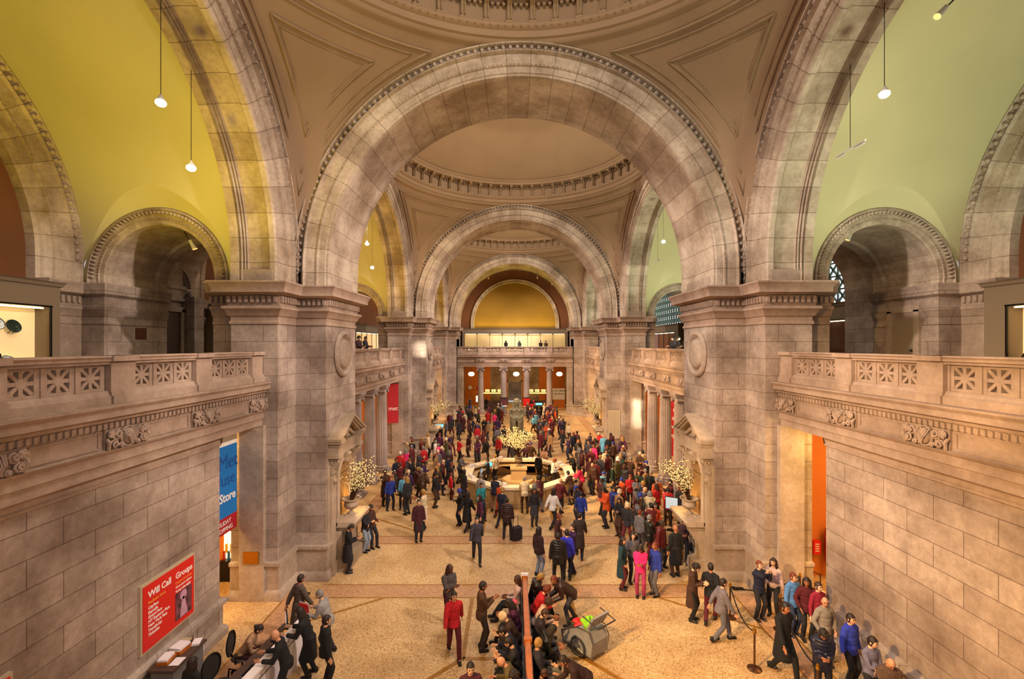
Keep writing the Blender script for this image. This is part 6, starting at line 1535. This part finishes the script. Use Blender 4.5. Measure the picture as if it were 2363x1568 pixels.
# along the bench: left side faces -x, right side faces +x
BX = .085; G2 = 'visitors seated along the double bench'
def sit(label, side, y, pn, coat, ccol, lcol, hair, hcol='dark brown', h=1.0, yaw=0.0, skin=None, legs='trousers'):
    return who(label, 0, 0, (pi/2 if side > 0 else -pi/2)+yaw, pn, coat, ccol, lcol, hair, hcol, h, legs, skin, 0.02, G2, xy=(BX+side*.24, y))
sit('seated person with long hair and pinkish scarf, left bench far end', -1, 13.75, 'sit_back', 'top', '#c9a79c', '#1c1a20', 'long', 'brown')
sit('seated child in pink hat, second on the left of the bench', -1, 13.1, 'sit', 'jacket', '#b8968c', 'navy blue', 'beanie', '#e0506c', h=.72)
sit('seated person in dark purple jacket, left bench middle', -1, 12.55, 'sit_read', 'jacket', 'plum', 'charcoal', 'long')
sit('seated person in beige cap hunched on the left of the bench', -1, 12.05, 'sit_fwd', 'jacket', '#3a2418', 'charcoal', 'beanie', '#d9b98c')
sit('seated person in blue-black scarf bending, left bench centre', -1, 11.45, 'sit_fwd', 'jacket', 'navy blue', 'black', 'short')
sit('seated person in dark sweater looking at a lit phone, left bench', -1, 10.9, 'sit_read', 'top', 'charcoal', 'black', 'short')
sit('seated bald person in olive jacket, near left bench', -1, 10.35, 'sit_fwd', 'jacket', '#5a4a24', 'charcoal', 'bald', skin=0)
sit('seated person in black coat, nearest on the left bench', -1, 9.75, 'sit', 'jacket', 'black', '#20242c', 'curly')
sit('seated blond person in dark fur coat, right bench far end', 1, 14.0, 'sit_read', 'puffer', '#1a0f0c', 'black', 'short', 'blond')
sit('seated person in bright red jacket with curly auburn hair, right bench', 1, 13.35, 'sit_fwd', 'jacket', 'red', 'black', 'curly', 'red')
sit('seated person with auburn hair in cream sweater, right bench middle', 1, 12.7, 'sit_fwd', 'top', '#c8a890', 'charcoal', 'curly', 'brown')
sit('seated person in plaid scarf and dark jacket, right bench', 1, 12.1, 'sit_read', 'jacket', '#2c2026', '#4a4a58', 'short', 'brown')
sit('seated person bowed in black puffer, right bench centre', 1, 11.5, 'sit_fwd', 'puffer', 'black', 'black', 'long')
sit('seated person in grey trousers and grey scarf stretching legs, right bench', 1, 10.8, 'sit_back', 'jacket', '#25202a', '#6a655c', 'short', 'blond')
sit('seated child in dark sweater, near right bench', 1, 10.2, 'sit', 'top', '#201414', 'charcoal', 'short', 'brown', h=.78)
sit('seated person nearest on the right of the bench, dark coat', 1, 9.65, 'sit_read', 'jacket', '#2b1a1c', 'black', 'short')
# suitcase and bags
t = thing('rolling_suitcase', 'dark rolling suitcase pulled by the fur-collared person', 'suitcase', (P_(1192, 1248)[0], P_(1192, 1248)[1], 0), .5); b = MB(); b.box(-.2,.2,-.13,.13,.06,.56); b.build('shell', cloth('#1c1018'), t, smooth=0); b = MB(); b.tube([(-.12,.1,.5),(-.12,.1,.95),(.12,.1,.95),(.12,.1,.5)], .012, 6); b.build('handle', M['dark'], t)
for sx_ in (-1, 1): b = MB(); b.tube([(sx_*.15,.1,.03),(sx_*.19,.1,.03)], .035, 10); b.build('wheel', M['dark'], t)
# around and inside the information desk
G3 = 'visitors around the information desk'
def ring(label, deg, r, pn, coat, ccol, lcol, hair, hcol='dark brown', out=False, legs='trousers', h=1.0):
    a = math.radians(deg); x, y = DX+r*cos(a), DY+r*sin(a); rz = atan2(-(DX-x), (DY-y))  # towards the desk
    rz = atan2((DX-x), -(DY-y))
    if out: rz += pi
    who(label, 0, 0, rz, pn, coat, ccol, lcol, hair, hcol, h, legs, group=G3, xy=(x, y))
ring('person in cream coat leaning at the near counter of the octagonal desk', 274, 3.55, 'counter', 'jacket', 'cream', 'brown', 'short', 'grey')
ring('person in maroon puffer leaning at the near counter, right of the cream coat', 286, 3.55, 'counter', 'puffer', '#4a1418', '#5c5a60', 'curly')
ring('person in navy jacket at the near left counter', 250, 3.6, 'counter', 'jacket', 'navy blue', '#8a6a52', 'short')
ring('person in pale coat beside the navy jacket at the near left counter', 238, 3.6, 'stand', 'jacket', '#9a9490', 'maroon', 'short', 'grey')
ring('person in pink-red jacket at the right counter of the desk', 340, 3.6, 'counter', 'jacket', '#d01848', 'dark red', 'long')
ring('person in brown jacket at the near right counter', 318, 3.6, 'counter', 'jacket', 'brown', 'charcoal', 'short')
ring('grey-haired person in black with white shirt at the left counter', 192, 3.75, 'stand', 'jacket', 'black', 'black', 'short', 'red')
ring('person in bright red coat crouched at the left of the desk', 205, 3.95, 'stand_wide', 'jacket', 'red', 'dark red', 'beanie', 'red', h=.8)
ring('dark slim figure standing at the left near corner of the desk', 218, 3.6, 'stand', 'coat', 'charcoal', 'black', 'long')
ring('person in grey jacket at the far left counter', 160, 3.7, 'counter', 'jacket', 'grey', 'charcoal', 'short')
ring('person in tan jacket at the far right counter of the desk', 62, 3.7, 'counter', 'jacket', '#8a6a5c', 'charcoal', 'short', 'grey')
ring('person in black at the right far counter of the desk', 25, 3.7, 'counter', 'jacket', 'black', 'black', 'short')
ring('clerk in cream blouse inside the desk, far left', 140, 1.75, 'stand', 'top', 'cream', 'black', 'short', 'blond', out=True)
ring('clerk in black inside the desk, left side', 175, 1.75, 'stand', 'top', 'black', 'black', 'short', out=True)
ring('clerk in white blouse inside the desk, right side', 5, 1.95, 'phone', 'top', 'white', 'black', 'short', 'red', out=True)
ring('clerk in dark suit inside the desk, far right', 48, 1.8, 'stand', 'jacket', 'black', 'black', 'short', out=True)
# people on the balconies
G4 = 'visitors on the balconies'
for lb, x, y, rz, cc_, hr in (('dark silhouette of visitor before the fourth far case window', -1.1, 56.2, 3.1, 'black', 'long'), ('visitor in dark teal before the fifth far case window', .55, 56.2, .2, '#1c2a2c', 'long'),
        ('dark visitor before the seventh far case window, left of two', 3.1, 56.1, 3.0, 'black', 'short'), ('brown-coated visitor before the seventh far case window, right of two', 3.75, 56.3, 2.8, '#4a3a1c', 'short'),
        ('visitor leaning over the far right balcony rail, head bowed', 8.95, 48.2, -1.3, 'navy blue', 'short'), ('visitor looking over the left middle balcony rail with pale face', -9.0, 26.4, 1.2, '#3a1c20', 'curly'),
        ('second visitor at the left middle balcony rail', -9.0, 27.6, 1.4, '#1c1420', 'short'), ('dark visitor on the right middle balcony, nearest the pier', 9.6, 26.6, -1.2, 'black', 'short'),
        ('middle one of the visitors on the right middle balcony', 9.8, 28.2, 1.2, '#241c20', 'short'), ('farthest of the visitors on the right middle balcony', 9.9, 29.6, -1.4, 'charcoal', 'long')):
    who(lb, 0, 0, rz, 'lean_back' if 'bowed' not in lb else 'counter', 'jacket', cc_, 'black', hr, group=G4, xy=(x, y), z=6.967)
who('dark head at the far left edge above the near balustrade', 0, 0, 3.0, 'stand', 'jacket', '#1a0608', 'black', 'short', group=G4, xy=(-9.75, 8.45), z=6.967, h=.72)

# ---- the dense crowd: dark coats with red, cream and blue among them, labels told apart by clothes and place
CR = random.Random(77)
PALL = ['black']*14+['charcoal']*5+['dark grey']*4+['navy blue']*3+['maroon']*5+['dark red']*5+['purple']*3+['plum']*3+['brown']*6+['tan']*3+['cream']*2+['white']*1+['red']*2+['pink']*1+['grey']*3+['olive']*2+['orange']*1+['teal']*1+['blue']*1+['light blue']*1+['dark green']*1
RED = ['red', 'pink', 'dark red', 'dark red', 'maroon', 'maroon', 'maroon', 'orange', 'cream', 'plum', 'brown', 'brown', 'tan', 'purple', 'grey']
placed = [(o.location.x, o.location.y) for o in bpy.data.objects if o.get('category') == 'person' and o.location.z < 1]
BLOCK = [(DX, DY, 3.45), (SX, SY, 1.35), (2.75, 53.7, 1.0), (-2.75, 58.6, 1.6), (2.75, 58.6, 1.6), (5.25, 60, 1.5), (q.x, q.y, .55)]
BLOCK += [(s*7.1, Y1+BAY*k+1.5, 2.0) for s in (-1, 1) for k in range(3)]+[(s*6.1, Y1+BAY*k+1.5, .95) for s in (-1, 1) for k in range(2)]+[(x, 54.75, .6) for x in (-4.05, -1.35, 1.35, 4.05)]
BLOCK += [(o.location.x, o.location.y, .5) for o in bpy.data.objects if o.get('category') in ('sign', 'stanchion', 'poster stand', 'column') and o.location.z < .5 and abs(o.location.x) < 9]
def crowd(where, poly, n, dmin, group, red=.25, face=None, poses=('stand', 'stand', 'walk', 'walk_other', 'pockets', 'phone', 'crossed', 'stand_wide', 'camera')):
    xs = [p[0] for p in poly]; ys = [p[1] for p in poly]; c = 0; tries = 0; seen = set()
    def ins(x, y):
        r_ = False; j = len(poly)-1
        for i in range(len(poly)):
            if (poly[i][1] > y) != (poly[j][1] > y) and x < (poly[j][0]-poly[i][0])*(y-poly[i][1])/(poly[j][1]-poly[i][1])+poly[i][0]: r_ = not r_
            j = i
        return r_
    pts = []
    while c < n and tries < 9000:
        tries += 1; x, y = CR.uniform(min(xs), max(xs)), CR.uniform(min(ys), max(ys))
        if not ins(x, y) or any((x-a)**2+(y-b_)**2 < dmin**2 for a, b_ in placed) or any((x-a)**2+(y-b_)**2 < r_*r_ for a, b_, r_ in BLOCK): continue
        if x > 7.9 or x < -7.9: pass
        placed.append((x, y)); pts.append((x, y)); c += 1
    for (x, y) in pts:
        for _ in range(400):
            cc = CR.choice(RED) if CR.random() < red else CR.choice(PALL); coat = CR.choice(['jacket', 'jacket', 'puffer', 'coat', 'top']); hr = CR.choice(['short', 'short', 'short', 'long', 'long', 'curly', 'bun', 'beanie', 'cap', 'bald'])
            hc = CR.choice(['black', 'dark brown', 'dark brown', 'brown', 'blond', 'grey', 'red']); 
            if hr in ('beanie', 'cap'): hc = CR.choice(['black', 'red', 'white', 'grey', 'blue', 'cream'])
            desc = {'jacket': 'jacket', 'puffer': 'puffy jacket', 'coat': 'coat', 'top': 'sweater'}[coat]; hq = hc.replace(' ', '-'); cq = cc.replace(' ', '-'); desc = desc.replace('puffy ', 'puffy-')
            hd = {'short': 'short %s hair' % hq, 'long': 'long %s hair' % hq, 'curly': 'curly %s hair' % hq, 'bun': '%s hair bun' % hq, 'beanie': '%s beanie' % hq, 'cap': '%s cap' % hq, 'bald': 'bald head'}[hr]
            lb = 'person in %s %s with %s, %s' % (cq, desc, hd, where)
            if lb not in SEEN and (cc, coat) not in seen or _ > 60 and lb not in SEEN: break
        seen.add((cc, coat)); pn = CR.choice(poses); rz = CR.uniform(-pi, pi) if face is None else face+CR.gauss(0, .6)
        person(lb, x, y, rz, pn, coat, cc, 'skirt' if hr in ('long', 'bun') and CR.random() < .25 and coat != 'coat' else 'trousers', CR.choice(['black', 'charcoal', 'navy blue', 'dark grey', 'brown', 'dark red']), hr, hc, CR.choice([0, 1, 1, 3, 0, 5, 2, 4]), CR.uniform(.93, 1.06), 0, group)
Z = lambda *a: [P_(px, py) for px, py in a]
crowd('right of the octagonal desk', [(3.7, 20.5), (7.5, 20.5), (7.6, 29), (4.4, 30.5), (3.6, 27.5)], 40, .58, 'crowd right of the octagonal desk', .35)
crowd('in the dark queue before the right niche', [(4.3, 17.2), (5.6, 16.0), (6.0, 20.5), (4.0, 20.6)], 12, .5, 'crowd before the right niche', .1)
crowd('beyond the desk at right', [(3.9, 30.4), (7.6, 29), (7.6, 34), (3.4, 35.5)], 23, .58, 'crowd beyond the right of the desk', .4)
crowd('left of the octagonal desk', [(-3.6, 22.0), (-6.8, 22.5), (-7.4, 29), (-3.9, 29.5)], 26, .62, 'crowd left of the octagonal desk', .12)
crowd('just in front of the octagonal desk', [(-4.5, 20.3), (3.9, 20.6), (2.6, 22.3), (-2.8, 22.2)], 11, .75, 'crowd in front of the desk', .1)
crowd('behind the octagonal desk', [(-3.6, 30.0), (3.6, 30.0), (3.2, 37.8), (-3.4, 37.8)], 22, .66, 'crowd behind the desk', .4)
crowd('before the left colonnade', [(-7.4, 29), (-4, 29.6), (-3.5, 36), (-6.4, 33.5), (-7.4, 33)], 15, .66, 'crowd before the left colonnade', .1)
crowd('left of the pharaoh', [(-1.4, 38.5), (-6.3, 38.5), (-6.2, 52.6), (-1.2, 52.6)], 38, .66, 'crowd left of the pharaoh', .45)
crowd('right of the pharaoh', [(1.4, 38.5), (4.6, 38.5), (4.2, 52.6), (1.2, 52.6)], 34, .66, 'crowd right of the pharaoh', .5)
crowd('under the far balcony', [(-6, 55.6), (6, 55.6), (5.8, 57.8), (-5.8, 57.8)], 5, .8, 'visitors under the far balcony', .2)
